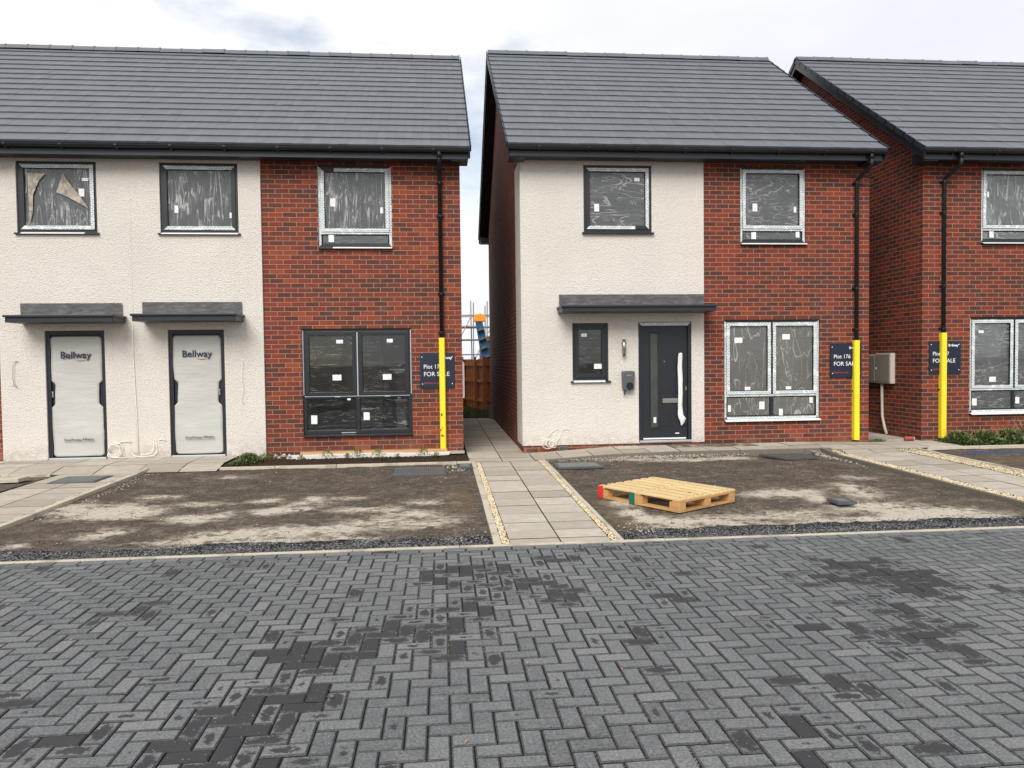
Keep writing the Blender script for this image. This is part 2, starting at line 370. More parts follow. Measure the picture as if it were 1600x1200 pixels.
def m_tape():
    t = NT('printed_protective_tape'); uv = t.n('ShaderNodeUVMap').outputs[0]
    b = t.n('ShaderNodeTexBrick', offset=.5, offset_frequency=2); t.l(uv, b.inputs['Vector'])
    for k, v in {'Scale': 1, 'Mortar Size': .009, 'Mortar Smooth': .3, 'Bias': 0, 'Brick Width': .058, 'Row Height': .029}.items(): b.inputs[k].default_value = v
    pr = t.math('MULTIPLY', t.math('SUBTRACT', 1., b.outputs['Fac']), t.ss(t.noise(uv, 7, 3), .34, .46))
    c = t.mix(t.math('MULTIPLY', pr, .8), t.mix(t.noise(uv, 30, 4), (.56, .61, .60), (.74, .77, .76)), (.17, .22, .24))
    c = t.mix(t.ss(t.noise(t.obj(), 11, 4), .56, .7), c, (.80, .82, .82))
    return t.done(t.pbr(c, .3, t.bump(t.noise(t.obj(), 45, 3), .7, .006), spec=.5))
def m_sticker():
    t = NT('paper_sticker'); uv = t.n('ShaderNodeUVMap').outputs[0]
    s_ = t.n('ShaderNodeSeparateXYZ'); t.l(t.obj(), s_.inputs[0])
    p = t.vmap(t.obj(), (90, 90, 40)); n = t.noise(p, 1, 2)
    c = t.mix(t.math('MULTIPLY', t.ss(n, .60, .66), .6), (.78, .79, .78), (.12, .12, .13))
    return t.done(t.pbr(c, .5))
def m_leaf(name, a, b, c):
    t = NT(name); r = t.attr('rnd'); col = t.ramp(r, [(0, a), (.6, b), (1, c)])
    return t.done(t.pbr(col, .5, spec=.35, Subsurface_Weight=0.))
def m_lead():
    t = NT('lead_flashing'); p = t.obj(); n = t.noise(t.vmap(p, (2, 2, 9)), 3, 6, .65, .5)
    c = t.ramp(n, [(.3, (.06, .06, .06)), (.52, (.10, .099, .096)), (.68, (.17, .165, .155)), (.88, (.34, .32, .29))])
    return t.done(t.pbr(c, .55, t.bump(t.noise(p, 7, 4), .5, .02), metal=.25))
def m_kerb(nm='kerb_concrete', k_=1.):
    t = NT(nm); p = t.obj(); n = t.noise(p, 18, 6, .7)
    c = t.mix(n, tuple(k_*q for q in (.36, .32, .25)), tuple(k_*q for q in (.60, .54, .43))); c = t.mix(t.math('MULTIPLY', t.ss(t.noise(p, 3, 4), .5, .7), .5), c, (.17, .145, .115))
    return t.done(t.pbr(c, .9, t.bump(n, .5, .006), spec=.2))
def m_sheet():
    t = NT('grey_protection_sheet'); p = t.obj(); n = t.noise(t.vmap(p, (1, 1, 2.2)), 1.5, 3, .5)
    c = t.mix(n, (.43, .42, .39), (.56, .55, .515)); c = t.mix(t.math('MULTIPLY', t.ss(t.noise(p, 5, 6, .7), .6, .8), .3), c, (.42, .37, .3))
    return t.done(t.pbr(c, .34, t.bump(t.noise(t.vmap(p, (1, 1, 3)), 3.5, 3), .35, .03), spec=.5))

MAT = dict(
 brick=m_brick(bias=-.04), brickb=m_brick('red_brown_multi_brick', -.12, .92), render=m_render('cream_roughcast', (.72, .675, .615)), tile=m_tile(), paver=m_paver(), slab=m_slab(), dirt=m_dirt(), soil=m_soil(), joint=m_joint(),
 kerb=m_kerb(), kerbd=m_kerb('dark_kerb_concrete', .33), lead=m_lead(), tape=m_tape(), sticker=m_sticker(), glass=m_glass(), sheet=m_sheet(),  # kerbd: darker tone of the kerb concrete for apron and right path
 film_v=m_film('crumpled_film_vertical', (10, 10, .8), .30, .27, .036, sheen_a=.22), film_h=m_film('crumpled_film_horizontal', (1.2, 1.2, 5.5), .34, .15, .020),
 film_t=m_film('thin_clear_film', (1.3, 1.3, 13), .02, .24, .013, sheen_a=.04), film_g=m_film('smooth_grey_film', (4, 4, 1.0), .44, .05, .016, (.26, .255, .235)),
 anth=paint('anthracite_frame', (.0125, .0155, .0195), .4), fasc=paint('anthracite_fascia', (.015, .020, .026), .42), gut=paint('black_gutter', (.012, .014, .017), .35),
 pipe=paint('black_pipe', (.010, .010, .011), .42, spec=.35), yellow=paint('yellow_guard', (.84, .68, .03), .38, var=.13, nsc=4), white=paint('white_plastic', (.72, .72, .70), .4),
 navy=paint('navy_sign', (.006, .012, .030), .45), wtext=paint('white_lettering', (.80, .80, .80), .5), ntext=paint('navy_lettering', (.012, .018, .05), .5), rtext=paint('red_lettering', (.42, .05, .06), .5),
 otext=paint('dark_grey_lettering', (.05, .05, .055), .5), door=paint('anthracite_door', (.0115, .0145, .0205), .42), steel=paint('brushed_steel', (.42, .40, .37), .32, metal=.9),
 plaster=paint('interior_plaster', (.48, .43, .37), .9), floor=paint('interior_floor', (.25, .22, .18), .9), meter=paint('beige_meter_box', (.50, .455, .39), .55, var=.08), meterd=paint('shaded_meter_door', (.255, .23, .20), .55, var=.08),  # meterd: box beige darkened, the shade on the door put into its colour
 galv=paint('galvanised_cover', (.10, .11, .12), .5, metal=.4, var=.4, nsc=30), ribs=paint('worn_metal_ribs', (.20, .215, .21), .5, metal=.3, var=.4, nsc=20), iron=paint('cast_iron_cover', (.065, .075, .08), .6, metal=.2, var=.4, nsc=30), rubber=paint('grey_mat', (.085, .085, .074), .95, spec=.15, var=.35, nsc=60, bump=.8),
 evg=paint('grey_charger_case', (.085, .09, .097), .42), evd=paint('dark_green_socket', (.006, .014, .012), .3), whitewire=paint('white_cable', (.80, .77, .72), .5),
 pine=m_wood('new_pine', (.62, .44, .20), (.78, .60, .33), (1, 14, 14)), pined=m_wood('orange_pine', (.44, .235, .085), (.60, .35, .15), (1, 14, 14)), red=paint('red_marking', (.60, .025, .02), .6), green=paint('green_marking', (.0, .12, .085), .6),
 fence=m_wood('stained_fence_board', (.30, .10, .032), (.50, .20, .07), (14, 14, 1)), board=m_wood('timber_edge_board', (.42, .22, .1), (.55, .33, .16), (1, 9, 9)),
 blue=paint('machine_blue', (.012, .07, .16), .45), orange=paint('machine_orange', (.80, .30, .02), .5), scaff=paint('scaffold_tube', (.30, .30, .30), .45, metal=.6), block=paint('concrete_block', (.15, .155, .15), .9, var=.3, nsc=40),
 yst=m_stone('yellow_gravel', [(0, (.34, .22, .10)), (.3, (.56, .42, .20)), (.75, (.72, .60, .36)), (1, (.80, .74, .58))]),
 wst=m_stone('cream_rubble', [(0, (.20, .155, .12)), (.5, (.38, .32, .26)), (1, (.60, .55, .47))]),
 gst=m_stone('dark_chippings', [(0, (.010, .011, .013)), (.55, (.034, .035, .038)), (.85, (.085, .085, .085)), (1, (.30, .28, .25))]),
 leaf=m_leaf('green_leaf', (.03, .06, .016), (.095, .145, .04), (.30, .30, .13)), grass=m_leaf('grass_blade', (.03, .07, .012), (.07, .13, .03), (.16, .19, .07)), dry=m_leaf('fallen_leaf', (.22, .09, .035), (.34, .15, .06), (.42, .24, .11)),
 earth=paint('site_earth', (.15, .11, .08), .95, var=.5, nsc=1.5, bump=.5), whiteboard=paint('white_membrane', (.66, .64, .58), .6, var=.1), silver=paint('silver_frame', (.5, .52, .54), .35, metal=.4))

# ---------------------------------------------------------------- ground heights
def zf(x, y):       # surface height of the plots in front of the houses
    back = pw(x, [(-7.5, .095), (-3.4, .10), (-2, .05), (.3, .03), (1.45, .025), (3.0, .115), (6.4, .115), (7.5, .09), (12, .09)])
    mid = pw(x, [(-7.5, .035), (-4.4, .03), (.4, .035), (6.2, .04), (7.5, .06), (12, .06)])
    if y <= -1.2: return mid*ease(-6.23, -1.2, y)*1.0
    return back if y > -.9 else lerp(mid, back, (y+1.2)/.3)
def zroad(x, y): return 0.

# ---------------------------------------------------------------- road of herringbone blocks
WET = [(-.96,-9.41,.25,.35,.75),(-.82,-9.06,.25,.25,.8),(-.76,-8.51,.21,.28,.85),(-.5,-8.36,.18,.25,.7),(-.33,-8.23,.15,.27,.8),(-.66,-9.65,.18,.15,.7),(-.06,-8.26,.15,.27,.75),(-.03,-7.14,.19,.25,.6),(.12,-6.99,.34,.21,.7),(.3,-7.26,.28,.22,.6),(.61,-7.46,.23,.3,.6),(.81,-7.63,.17,.25,.7),(-.23,-7.96,.16,.24,.6),(.18,-7.82,.17,.23,.6),(.01,-8.52,.11,.13,.7),(-1.98,-7.54,.13,.14,.6),(-1.95,-7.27,.18,.12,.5),(-2.03,-7.72,.21,.13,.5),(-1.62,-9.28,.14,.18,.5),(-1.77,-9.4,.11,.14,.5),(1.53,-7.8,.17,.11,.6),(1.19,-8.37,.19,.15,.5),(1.1,-8.56,.11,.13,.5),(3.13,-7.22,.29,.2,.75),(3.31,-7.51,.28,.22,.8),(3.3,-7.82,.22,.22,.8),(2.81,-7.52,.27,.21,.7),(2.88,-8.18,.16,.21,.7),(2.76,-8.62,.15,.19,.75),(2.47,-8.63,.14,.19,.6),(2.39,-8.77,.07,.09,.7),(2.19,-8.44,.15,.12,.7),(1.56,-9.54,.11,.14,.65),(1.96,-9.25,.15,.14,.6),(1.88,-9.17,.13,.08,.5),(1.72,-9.72,.11,.1,.6),(2.81,-8.87,.1,.1,.6),(3.85,-7.96,.08,.1,.6),(2.47,-9.24,.08,.08,.5),(.52,-9.0,.1,.1,.35),(1.46,-6.37,.49,.11,.4),(.91,-6.72,.21,.16,.6),(1.44,-9.89,.12,.09,.6),(-3.18,-6.53,.15,.1,.4),(-1.61,-6.56,.31,.12,.4)]
U = .0989
mb = MB(); X0, Y0 = -.085, -6.704
def blk(x0, y0, x1, y1):
    cx, cy = (x0+x1)/2, (y0+y1)/2
    wt = 0
    for (a, b, c, d, e) in WET: wt = max(wt, e*math.exp(-(((cx-a)/c)**2+((cy-b)/d)**2)*.75))
    wt = max(0, wt*1.2+random.gauss(0, .17) if wt > .12 else (random.uniform(.25, .7) if random.random() < .045 else 0))
    g = .0029; x0 += g+random.uniform(-.0009, .0009); x1 -= g+random.uniform(-.0009, .0009); y0 += g+.001; y1 -= g+.001
    z = random.gauss(0, .0011); c = .007; tx, ty = random.gauss(0, .0022), random.gauss(0, .0022)
    def Z(x, y, o): return z+o+(x-cx)*tx*4+(y-cy)*ty*4
    P = [(x0,y0),(x1,y0),(x1,y1),(x0,y1)]; I = [(x0+c,y0+c),(x1-c,y0+c),(x1-c,y1-c),(x0+c,y1-c)]
    vs = [(x,y,-.03) for x,y in P]+[(x,y,Z(x,y,-.0065)) for x,y in P]+[(x,y,Z(x,y,0)) for x,y in I]
    r = min(1, max(0, random.gauss(.45, .30)+.5*noise.noise(Vector((cx*.8, cy*.8, 4)))))
    fi = len(mb.f)
    mb.add(vs, [(0,1,5,4),(1,2,6,5),(2,3,7,6),(3,0,4,7),(4,5,9,8),(5,6,10,9),(6,7,11,10),(7,4,8,11),(8,9,10,11)], r, wt)
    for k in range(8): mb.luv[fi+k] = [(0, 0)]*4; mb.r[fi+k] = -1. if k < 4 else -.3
    mb.luv[fi+8] = [(0,0),(1,0),(1,1),(0,1)]
EDGE = -6.235; EC = .128; XA, XB = -10.5, 11.5; YB = -13.6
for i in range(int((XA-X0)/U), int((XB-X0)/U)):
    for k in range(-24, 24):
        t = i+4*k                   # rows counted towards the camera
        y1 = Y0-t*U
        if y1 > YB and min(y1, EDGE-EC)-(y1-2*U) > .03: blk(X0+i*U, y1-2*U, X0+(i+1)*U, min(y1, EDGE-EC))
        y1 = Y0-(t-1)*U
        if y1 > YB and min(y1, EDGE-EC)-(y1-U) > .03: blk(X0+i*U, y1-U, X0+(i+2)*U, min(y1, EDGE-EC))
x = XA
while x < XB: blk(x, EDGE-EC, x+2*U, EDGE); x += 2*U
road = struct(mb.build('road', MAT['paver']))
mb = MB(); n = 60
mb.box(-40, -30, -.06, 40, EDGE+.002, -.012)
struct(mb.build('road_joint_sand', MAT['joint']))
mb = MB()
mb.add([(-300,-300,-.07),(300,-300,-.07),(300,400,-.07),(-300,400,-.07)], [(0,1,2,3)])
struct(mb.build('ground', MAT['earth']))
# pale edging strip between the road and the plots
mb = MB(); x = -20
while x < 20:
    mb.box(x+.002, EDGE+.003, -.05, x+.913, EDGE+.055, .006+random.uniform(-.002, .002)); x += .915
struct(mb.build('road_edging', MAT['kerb'], bevel=.004))

# ---------------------------------------------------------------- unfinished parking bays
DUST = [(-3.72,-4.1,.43,.34,1),(-4.21,-3.84,.19,.28,.8),(-3.42,-4.25,.28,.22,.9),(-3.42,-3.33,.24,.14,.6),(-3.34,-5.18,.16,.2,.7),(-3.14,-5.1,.13,.12,.5),(-2.75,-3.8,.3,.12,.6),(-2.73,-4.53,.17,.14,.5),(-2.56,-4.65,.27,.2,.8),(-2.36,-4.41,.1,.14,.6),(-1.91,-4.34,.18,.16,1),(-1.68,-4.27,.21,.11,1),(-2.09,-3.71,.19,.13,.8),(-1.54,-3.67,.11,.13,.9),(-1.6,-3.98,.22,.16,.6),(-1.16,-3.73,.23,.13,.5),(-1.04,-4.37,.18,.15,.8),(-2.08,-5.42,.37,.19,.8),(-1.57,-5.33,.37,.23,.7),(-1.07,-5.41,.31,.25,.7),(-.74,-5.05,.26,.25,.5),(-.36,-4.72,.34,.2,.6),(-.25,-4.08,.26,.16,.5),(-.28,-5.21,.26,.18,.7),(-.66,-4.39,.21,.15,.5),(.04,-5.04,.16,.16,.4),(-.78,-5.81,.18,.13,.7),(-3,-1.85,.28,.18,.5),(-3.9,-5.56,.12,.1,.5),(-1.82,-5.74,.7,.1,.9),(-2.48,-5.62,.36,.08,.6),(2.02,-4.47,.17,.19,.8),(2,-4.98,.15,.2,.8),(2.05,-5.28,.08,.15,.8),(2.29,-5.59,.21,.17,.7),(2.22,-5.37,.25,.21,.6),(2.67,-5.44,.25,.15,.6),(2.84,-5.67,.3,.14,.6),(3.81,-4.23,.29,.2,.9),(4.18,-4.12,.3,.21,.8),(4.24,-4.55,.14,.26,.8),(4.99,-3.97,.23,.26,.7),(4.9,-4.41,.22,.23,.6),(3.46,-5.3,.58,.18,.8),(3.73,-5.72,.49,.16,.8),(4.65,-5.07,.4,.26,1),(4.8,-5.51,.38,.21,.9),(5.22,-5.41,.38,.24,.8),(4.5,-5.65,.37,.14,.9),(4.81,-5.88,.3,.13,.7),(5.49,-5.61,.25,.17,.5),(3.35,-5.95,.24,.1,.4),(5.39,-3.28,.24,.2,.4),(3.11,-1.11,.59,.12,.8),(3.65,-1.36,.48,.14,.7),(4.19,-1.31,.49,.12,.6),(1.81,-1.54,.24,.14,.5),(4.54,-1.22,.29,.15,.7)]
BROWN = [(.23,-4.27,.18,.77,1),(.05,-3.62,.23,.44,.6),(-1.69,-2.24,.27,.23,.5),(-1.16,-2.39,.26,.23,.6),(-2.57,-3.42,.39,.27,.4),(-2.5,-5.57,.3,.13,.6),(-3.77,-5.38,.37,.19,.6),(1.81,-5.05,.16,.39,1),(1.82,-5.52,.12,.28,1),(1.83,-4.52,.08,.37,.8),(3.87,-3.54,.32,.37,.6),(4.92,-2.8,.43,.22,.7),(5.14,-3.24,.33,.3,.6),(5.28,-4.67,.42,.18,.5),(5.98,-5.35,.19,.19,.6),(8.41,-2.24,.36,.51,.9),(7.88,-3.13,.25,.32,.9),(9,-2.5,.5,.9,.7),(-1.2,-3.0,1.2,.5,.35)]
def bay(name, x0, x1, y0, y1, st=.035):
    nx, ny = int((x1-x0)/st), int((y1-y0)/st); vs = []; du = []; br = []; gr = []; bl = []
    for j in range(ny+1):
        for i in range(nx+1):
            x, y = lerp(x0, x1, i/nx), lerp(y0, y1, j/ny)
            edge = min(1, (y-y0)/.08)
            z = zf(x, min(y, -1.2))-.014+.014*fbm(x*1.3, y*1.3)*edge+.008*fbm(x*11, y*11, 3)*edge
            if y < -5.9: z -= .012*edge
            vs.append((x, y, z-.008*(1-edge)))
            du.append(min(1, sum(e*math.exp(-(((x-a)/c)**2+((y-b)/d)**2)) for a, b, c, d, e in DUST))*1.75+.02)
            br.append(min(1, sum(e*math.exp(-(((x-a)/c)**2+((y-b)/d)**2)) for a, b, c, d, e in BROWN)))
            wob = .12*fbm(x*.9, 3)+.05*fbm(x*4, 9)
            gr.append(ease(-5.62+wob, -5.80+wob, y) if x > 1 else ease(-5.72+wob, -5.84+wob, y))
            bl.append(.9*math.exp(-((x-8.85-(y+.9)*0)/.45)**4-((y+1.55+.12*(x-8.9))/.13)**2))
    fs = [(j*(nx+1)+i, j*(nx+1)+i+1, (j+1)*(nx+1)+i+1, (j+1)*(nx+1)+i) for j in range(ny) for i in range(nx)]
    m = MB(); m.add(vs, fs); o = m.build(name, MAT['dirt'], smooth=True)
    for k, dt in (('dust', du), ('brown', br), ('grit', gr), ('blue', bl)):
        o.data.attributes.new(k, 'FLOAT', 'POINT').data.foreach_set('value', dt)
    return struct(o)
bay('parking_bay', -4.37, .44, EDGE+.05, -1.13)
bay('parking_bay', 1.60, 6.16, EDGE+.05, -.98)
bay('parking_bay', 7.86, 14.5, EDGE+.05, -1.0, .06)
bay('parking_bay', -10, -5.66, EDGE+.05, -1.35, .06)

# loose stones
def scatter(m, n, fx, fy, s0, s1, fl=.7, rfn=random.random, zz=zf):
    for _ in range(n):
        x, y = fx(), fy(); m.stone(x, y, zz(x, y)-.01, random.uniform(s0, s1), rfn(), fl)
U_ = random.uniform
mb = MB()
scatter(mb, 5200, lambda: U_(-4.3, .4), lambda: EDGE+.06+abs(random.gauss(0, .22)), .003, .010, rfn=lambda: random.random()**1.6)
scatter(mb, 5200, lambda: U_(1.62, 6.9), lambda: EDGE+.06+abs(random.gauss(0, .22)), .003, .010, rfn=lambda: random.random()**1.6)
scatter(mb, 1500, lambda: U_(-4.3, .4), lambda: U_(-6, -1.2), .003, .009)
scatter(mb, 1500, lambda: U_(1.62, 6.1), lambda: U_(-6, -1.0), .003, .009)
tag(mb.build('gravel', MAT['gst']), None, None, kind='stuff')
mb = MB()
scatter(mb, 900, lambda: random.gauss(3.4, .75), lambda: -1.04-abs(random.gauss(0, .12)), .004, .014)
scatter(mb, 160, lambda: U_(6.0, 6.15), lambda: -1.0-abs(random.gauss(0, .5)), .005, .016)
scatter(mb, 120, lambda: U_(1.62, 6), lambda: U_(-6.1, -1), .003, .011)
scatter(mb, 120, lambda: U_(-4.3, .4), lambda: U_(-6.1, -1.2), .003, .011)
scatter(mb, 28, lambda: random.gauss(.2, .12), lambda: random.gauss(-5.85, .2), .004, .014)
scatter(mb, 90, lambda: random.gauss(1.92, .14), lambda: random.gauss(-5.72, .13), .004, .011)
scatter(mb, 60, lambda: random.gauss(.2, .13), lambda: random.gauss(-1.6, .2), .006, .02)
scatter(mb, 160, lambda: U_(-4.35, -4.1), lambda: U_(-4.5, -1.4), .004, .012)
scatter(mb, 800, lambda: U_(1.42, 3.2), lambda: -.05-abs(random.gauss(0, .05)), .006, .022)
scatter(mb, 200, lambda: U_(-7.2, -6.4), lambda: -.1-abs(random.gauss(0, .07)), .006, .022)
scatter(mb, 120, lambda: U_(4.6, 7.5), lambda: -.07-abs(random.gauss(0, .03)), .005, .02)
tag(mb.build('rubble_crumbs', MAT['wst']), None, None, kind='stuff')

# ---------------------------------------------------------------- slab paths
def slabs(name, xs, ys, zfn=zf, gap=.0065, skip=None, th=.05, stain=None):
    m = MB()
    for x0, x1 in zip(xs, xs[1:]):
        for y0, y1 in zip(ys, ys[1:]):
            if skip and skip((x0+x1)/2, (y0+y1)/2): continue
            j = random.gauss(0, .0012); r = min(1, max(0, random.gauss(.5, .28))); q = stain((x0+x1)/2, (y0+y1)/2) if stain else 0
            a, b, c, d = x0+gap, y0+gap, x1-gap, y1-gap
            if b >= d or a >= c: continue
            cs = [(a,b),(c,b),(c,d),(a,d)]
            vs = [(x,y,zfn(x,y)-th) for x,y in cs]+[(x,y,zfn(x,y)+j) for x,y in cs]
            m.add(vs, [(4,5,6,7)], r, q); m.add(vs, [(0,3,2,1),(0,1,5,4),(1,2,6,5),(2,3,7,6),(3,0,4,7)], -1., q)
    return struct(m.build(name, MAT['slab']))
def under(name, x0, x1, y0, y1, mat='soil', d=-.03, n=12):
    m = MB(); vs = []
    for j in range(n+1):
        for i in range(n+1):
            x, y = lerp(x0, x1, i/n), lerp(y0, y1, j/n); vs.append((x, y, zf(x, y)+d))
    m.add(vs, [(j*(n+1)+i, j*(n+1)+i+1, (j+1)*(n+1)+i+1, (j+1)*(n+1)+i) for j in range(n) for i in range(n)])
    return struct(m.build(name, MAT[mat]))
def fr(a, b, s): 
    o = [a]
    while o[-1] < b-s*.4: o.append(min(b, o[-1]+s))
    o[-1] = b; return o
# middle path that runs on into the alley
ys = [EDGE+.057, -6.0, -5.67, -5.34, -4.92, -4.5] + [ -4.5+.41*k for k in range(1, 32)]
slabs('path', [.575, 1.035, 1.49], [y for y in ys if y < -1.0]+[-1.0])
slabs('path', [.40, .93, 1.447], fr(-1.0, 7.9, .45))
under('path_bed', .35, 1.6, EDGE+.05, -.95); under('path_bed', .3, 1.62, -1, 8.0, n=16)
# shared path and front apron of the pair
slabs('path', [-5.57, -5.05, -4.53], fr(EDGE+.057, -1.30, .41), skip=lambda x, y: False)
slabs('path', fr(-7.5, -3.35, .6), [-1.30, -.87, -.44, -.035])
under('path_bed', -5.68, -4.37, EDGE+.05, -1.3); under('path_bed', -7.6, -3.3, -1.36, 0)
# apron of the detached house, and the path to its right
stn = lambda x, y: 1. if (4.0 < x < 5.2 and y > -.66) else 0.
slabs('path', [1.45, 1.9, 2.4, 2.9, 3.35, 3.86, 4.36, 4.86, 5.36, 5.86, 6.36], [-.95, -.5, -.05], stain=stn)
slabs('path', [6.36, 6.95, 7.55, 8.15, 8.75], [-1.0, -.52, -.05]); slabs('path', [7.68, 8.13, 8.56], fr(-.05, 8.0, .45))
slabs('path', [6.50, 6.98, 7.46], fr(EDGE+.057, -1.0, .45))
under('path_bed', 1.42, 8.8, -.96, 0); under('path_bed', 6.2, 7.85, EDGE+.05, -.95); under('path_bed', 7.5, 8.7, -.1, 8.1)

# kerbs
def kerb_y(name, x0, x1, y, zt, h=.12, w_=.05, step=.915, mat='kerb'):
    m = MB(); x = x0
    while x < x1-.02:
        e = min(x+step, x1); a, b = x+.003, e-.003; za, zb = zt(a), zt(b)
        m.add([(a,y,za-h),(b,y,zb-h),(b,y+w_,zb-h),(a,y+w_,za-h),(a,y,za),(b,y,zb),(b,y+w_,zb),(a,y+w_,za)],
              [(0,3,2,1),(4,5,6,7),(0,1,5,4),(1,2,6,5),(2,3,7,6),(3,0,4,7)], random.random()); x = e
    return struct(m.build(name, MAT[mat], bevel=.005))
def kerb_x(name, x, y0, y1, zt, h=.12, w_=.06, step=.915, mat='kerb'):
    m = MB(); y = y0
    while y < y1-.02:
        e = min(y+step, y1); a, b = y+.003, e-.003; za, zb = zt(a), zt(b); j = random.gauss(0, .002)
        m.add([(x+j,a,za-h),(x+w_+j,a,za-h),(x+w_,b,zb-h),(x,b,zb-h),(x+j,a,za),(x+w_+j,a,za),(x+w_,b,zb),(x,b,zb)],
              [(0,3,2,1),(4,5,6,7),(0,1,5,4),(1,2,6,5),(2,3,7,6),(3,0,4,7)], random.random()); y = e
    return struct(m.build(name, MAT[mat], bevel=.005))
kerb_x('kerb', .435, EDGE+.057, -1.05, lambda y: zf(.5, y)+.008, w_=.068)
kerb_x('kerb', 1.555, EDGE+.057, -1.0, lambda y: zf(1.5, y)+.012, w_=.045)
kerb_x('kerb', -4.455, EDGE+.057, -1.12, lambda y: zf(-4.4, y)+.028, w_=.085)
kerb_x('kerb', 6.15, EDGE+.057, -1.0, lambda y: zf(6.2, y)+.04, w_=.055, mat='kerbd')
kerb_x('kerb', 7.80, EDGE+.057, -1.05, lambda y: zf(7.8, y)+.015, w_=.05)
kerb_y('kerb', -4.37, .435, -1.14, lambda x: .058, w_=.06)
kerb_y('kerb', 1.50, 6.36, -1.0, lambda x: zf(x, -.5)+.002, h=.11, w_=.047, step=1.1, mat='kerbd')
kerb_y('kerb', 8.0, 14, -1.05, lambda x: .10, w_=.05)
kerb_y('kerb', -10, -5.66, -1.36, lambda x: .05, w_=.05)

# yellow pea gravel strips
def strip(x0, x1, y0, y1, n, off=.004):
    m = MB()
    for _ in range(n):
        x, y = U_(x0, x1), U_(y0, y1); m.stone(x, y, zf(x, y)+off-.006+U_(0, .004), U_(.005, .0095), random.random(), .8)
    return tag(m.build('yellow_gravel', MAT['yst']), None, None, kind='stuff')
strip(.507, .573, EDGE+.06, -1.1, 2600); strip(1.492, 1.553, EDGE+.06, -1.0, 2200)
strip(6.21, 6.49, EDGE+.06, -1.02, 7600); strip(7.47, 7.79, EDGE+.06, -1.02, 6000); strip(-4.525, -4.46, EDGE+.06, -1.3, 1700)

# ---------------------------------------------------------------- houses
def grid_wall(m, x0, x1, z0, z1, holes, yf, yb, r=0.):
    xs = sorted({x0, x1, *[h[0] for h in holes], *[h[1] for h in holes]}); zs = sorted({z0, z1, *[h[2] for h in holes], *[h[3] for h in holes]})
    xs = [x for x in xs if x0 <= x <= x1]; zs = [z for z in zs if z0 <= z <= z1]
    inh = lambda x, z: any(h[0] < x < h[1] and h[2] < z < h[3] for h in holes)
    for a, b in zip(xs, xs[1:]):
        for c, d in zip(zs, zs[1:]):
            if inh((a+b)/2, (c+d)/2): continue
            m.add([(a,yf,c),(b,yf,c),(b,yf,d),(a,yf,d)], [(0,1,2,3)]); m.add([(a,yb,c),(b,yb,c),(b,yb,d),(a,yb,d)], [(3,2,1,0)])
    for (a, b, c, d) in holes:
        m.add([(a,yf,c),(b,yf,c),(b,yf,d),(a,yf,d),(a,yb,c),(b,yb,c),(b,yb,d),(a,yb,d)], [(0,4,5,1),(1,5,6,2),(2,6,7,3),(3,7,4,0)])
    m.add([(x0,yf,z0),(x1,yf,z0),(x1,yf,z1),(x0,yf,z1),(x0,yb,z0),(x1,yb,z0),(x1,yb,z1),(x0,yb,z1)], [(0,1,5,4),(1,2,6,5),(2,3,7,6),(3,0,4,7)])

RS = [3.54]
def roof_z(y, dz):          # top plane of the tiles
    s = RS[0]/4.77
    return 5.115+dz+(y+.42)*s if y <= 4.35 else 5.115+dz+(9.12-y)*s
def tiles(m, x0, x1, dz, front=True, seed=1):
    rnd = random.Random(seed); n = 17; L_ = sqrt(RS[0]**2+4.77**2)/n; RX = math.atan2(RS[0], 4.77); cs, sn = cos(RX), sin(RX)
    for k in range(n+1):
        s0 = k*L_-.0; s1 = min(s0+L_+.045, sqrt(RS[0]**2+4.77**2)-.01)
        if s0 > sqrt(RS[0]**2+4.77**2)-.1: break
        x = x0-(.15 if k % 2 else 0); 
        while x < x1-.004:
            wd = .295
            for (a, b) in ((x, x+wd*.5), (x+wd*.5, x+wd)):
                a_, b_ = max(a, x0), min(b, x1)
                if b_-a_ < .01: continue
                g = .0012 if b > x+wd*.6 else .0004
                j = rnd.gauss(0, .0014); th = .034
                def P(s, h): # distance up slope, height normal
                    yy, zz = -.42+s*cs-h*sn, 5.115+dz+s*sn+h*cs
                    return (yy, zz) if front else (8.7-yy, zz)
                lo0, lo1 = P(s0, -.004+j), P(s0+.0, -.004-th+j); up0, up1 = P(s1, -.028), P(s1, -.028-th*.8)
                vs = []
                for xx in (a_+g, b_-g): vs += [(xx, *lo0), (xx, *up0), (xx, *up1), (xx, *lo1)]
                m.add(vs, [(0,4,5,1),(0,3,7,4),(1,5,6,2),(2,6,7,3),(0,1,2,3),(4,7,6,5)], min(1, max(0, rnd.gauss(.5, .2))))
            x += wd
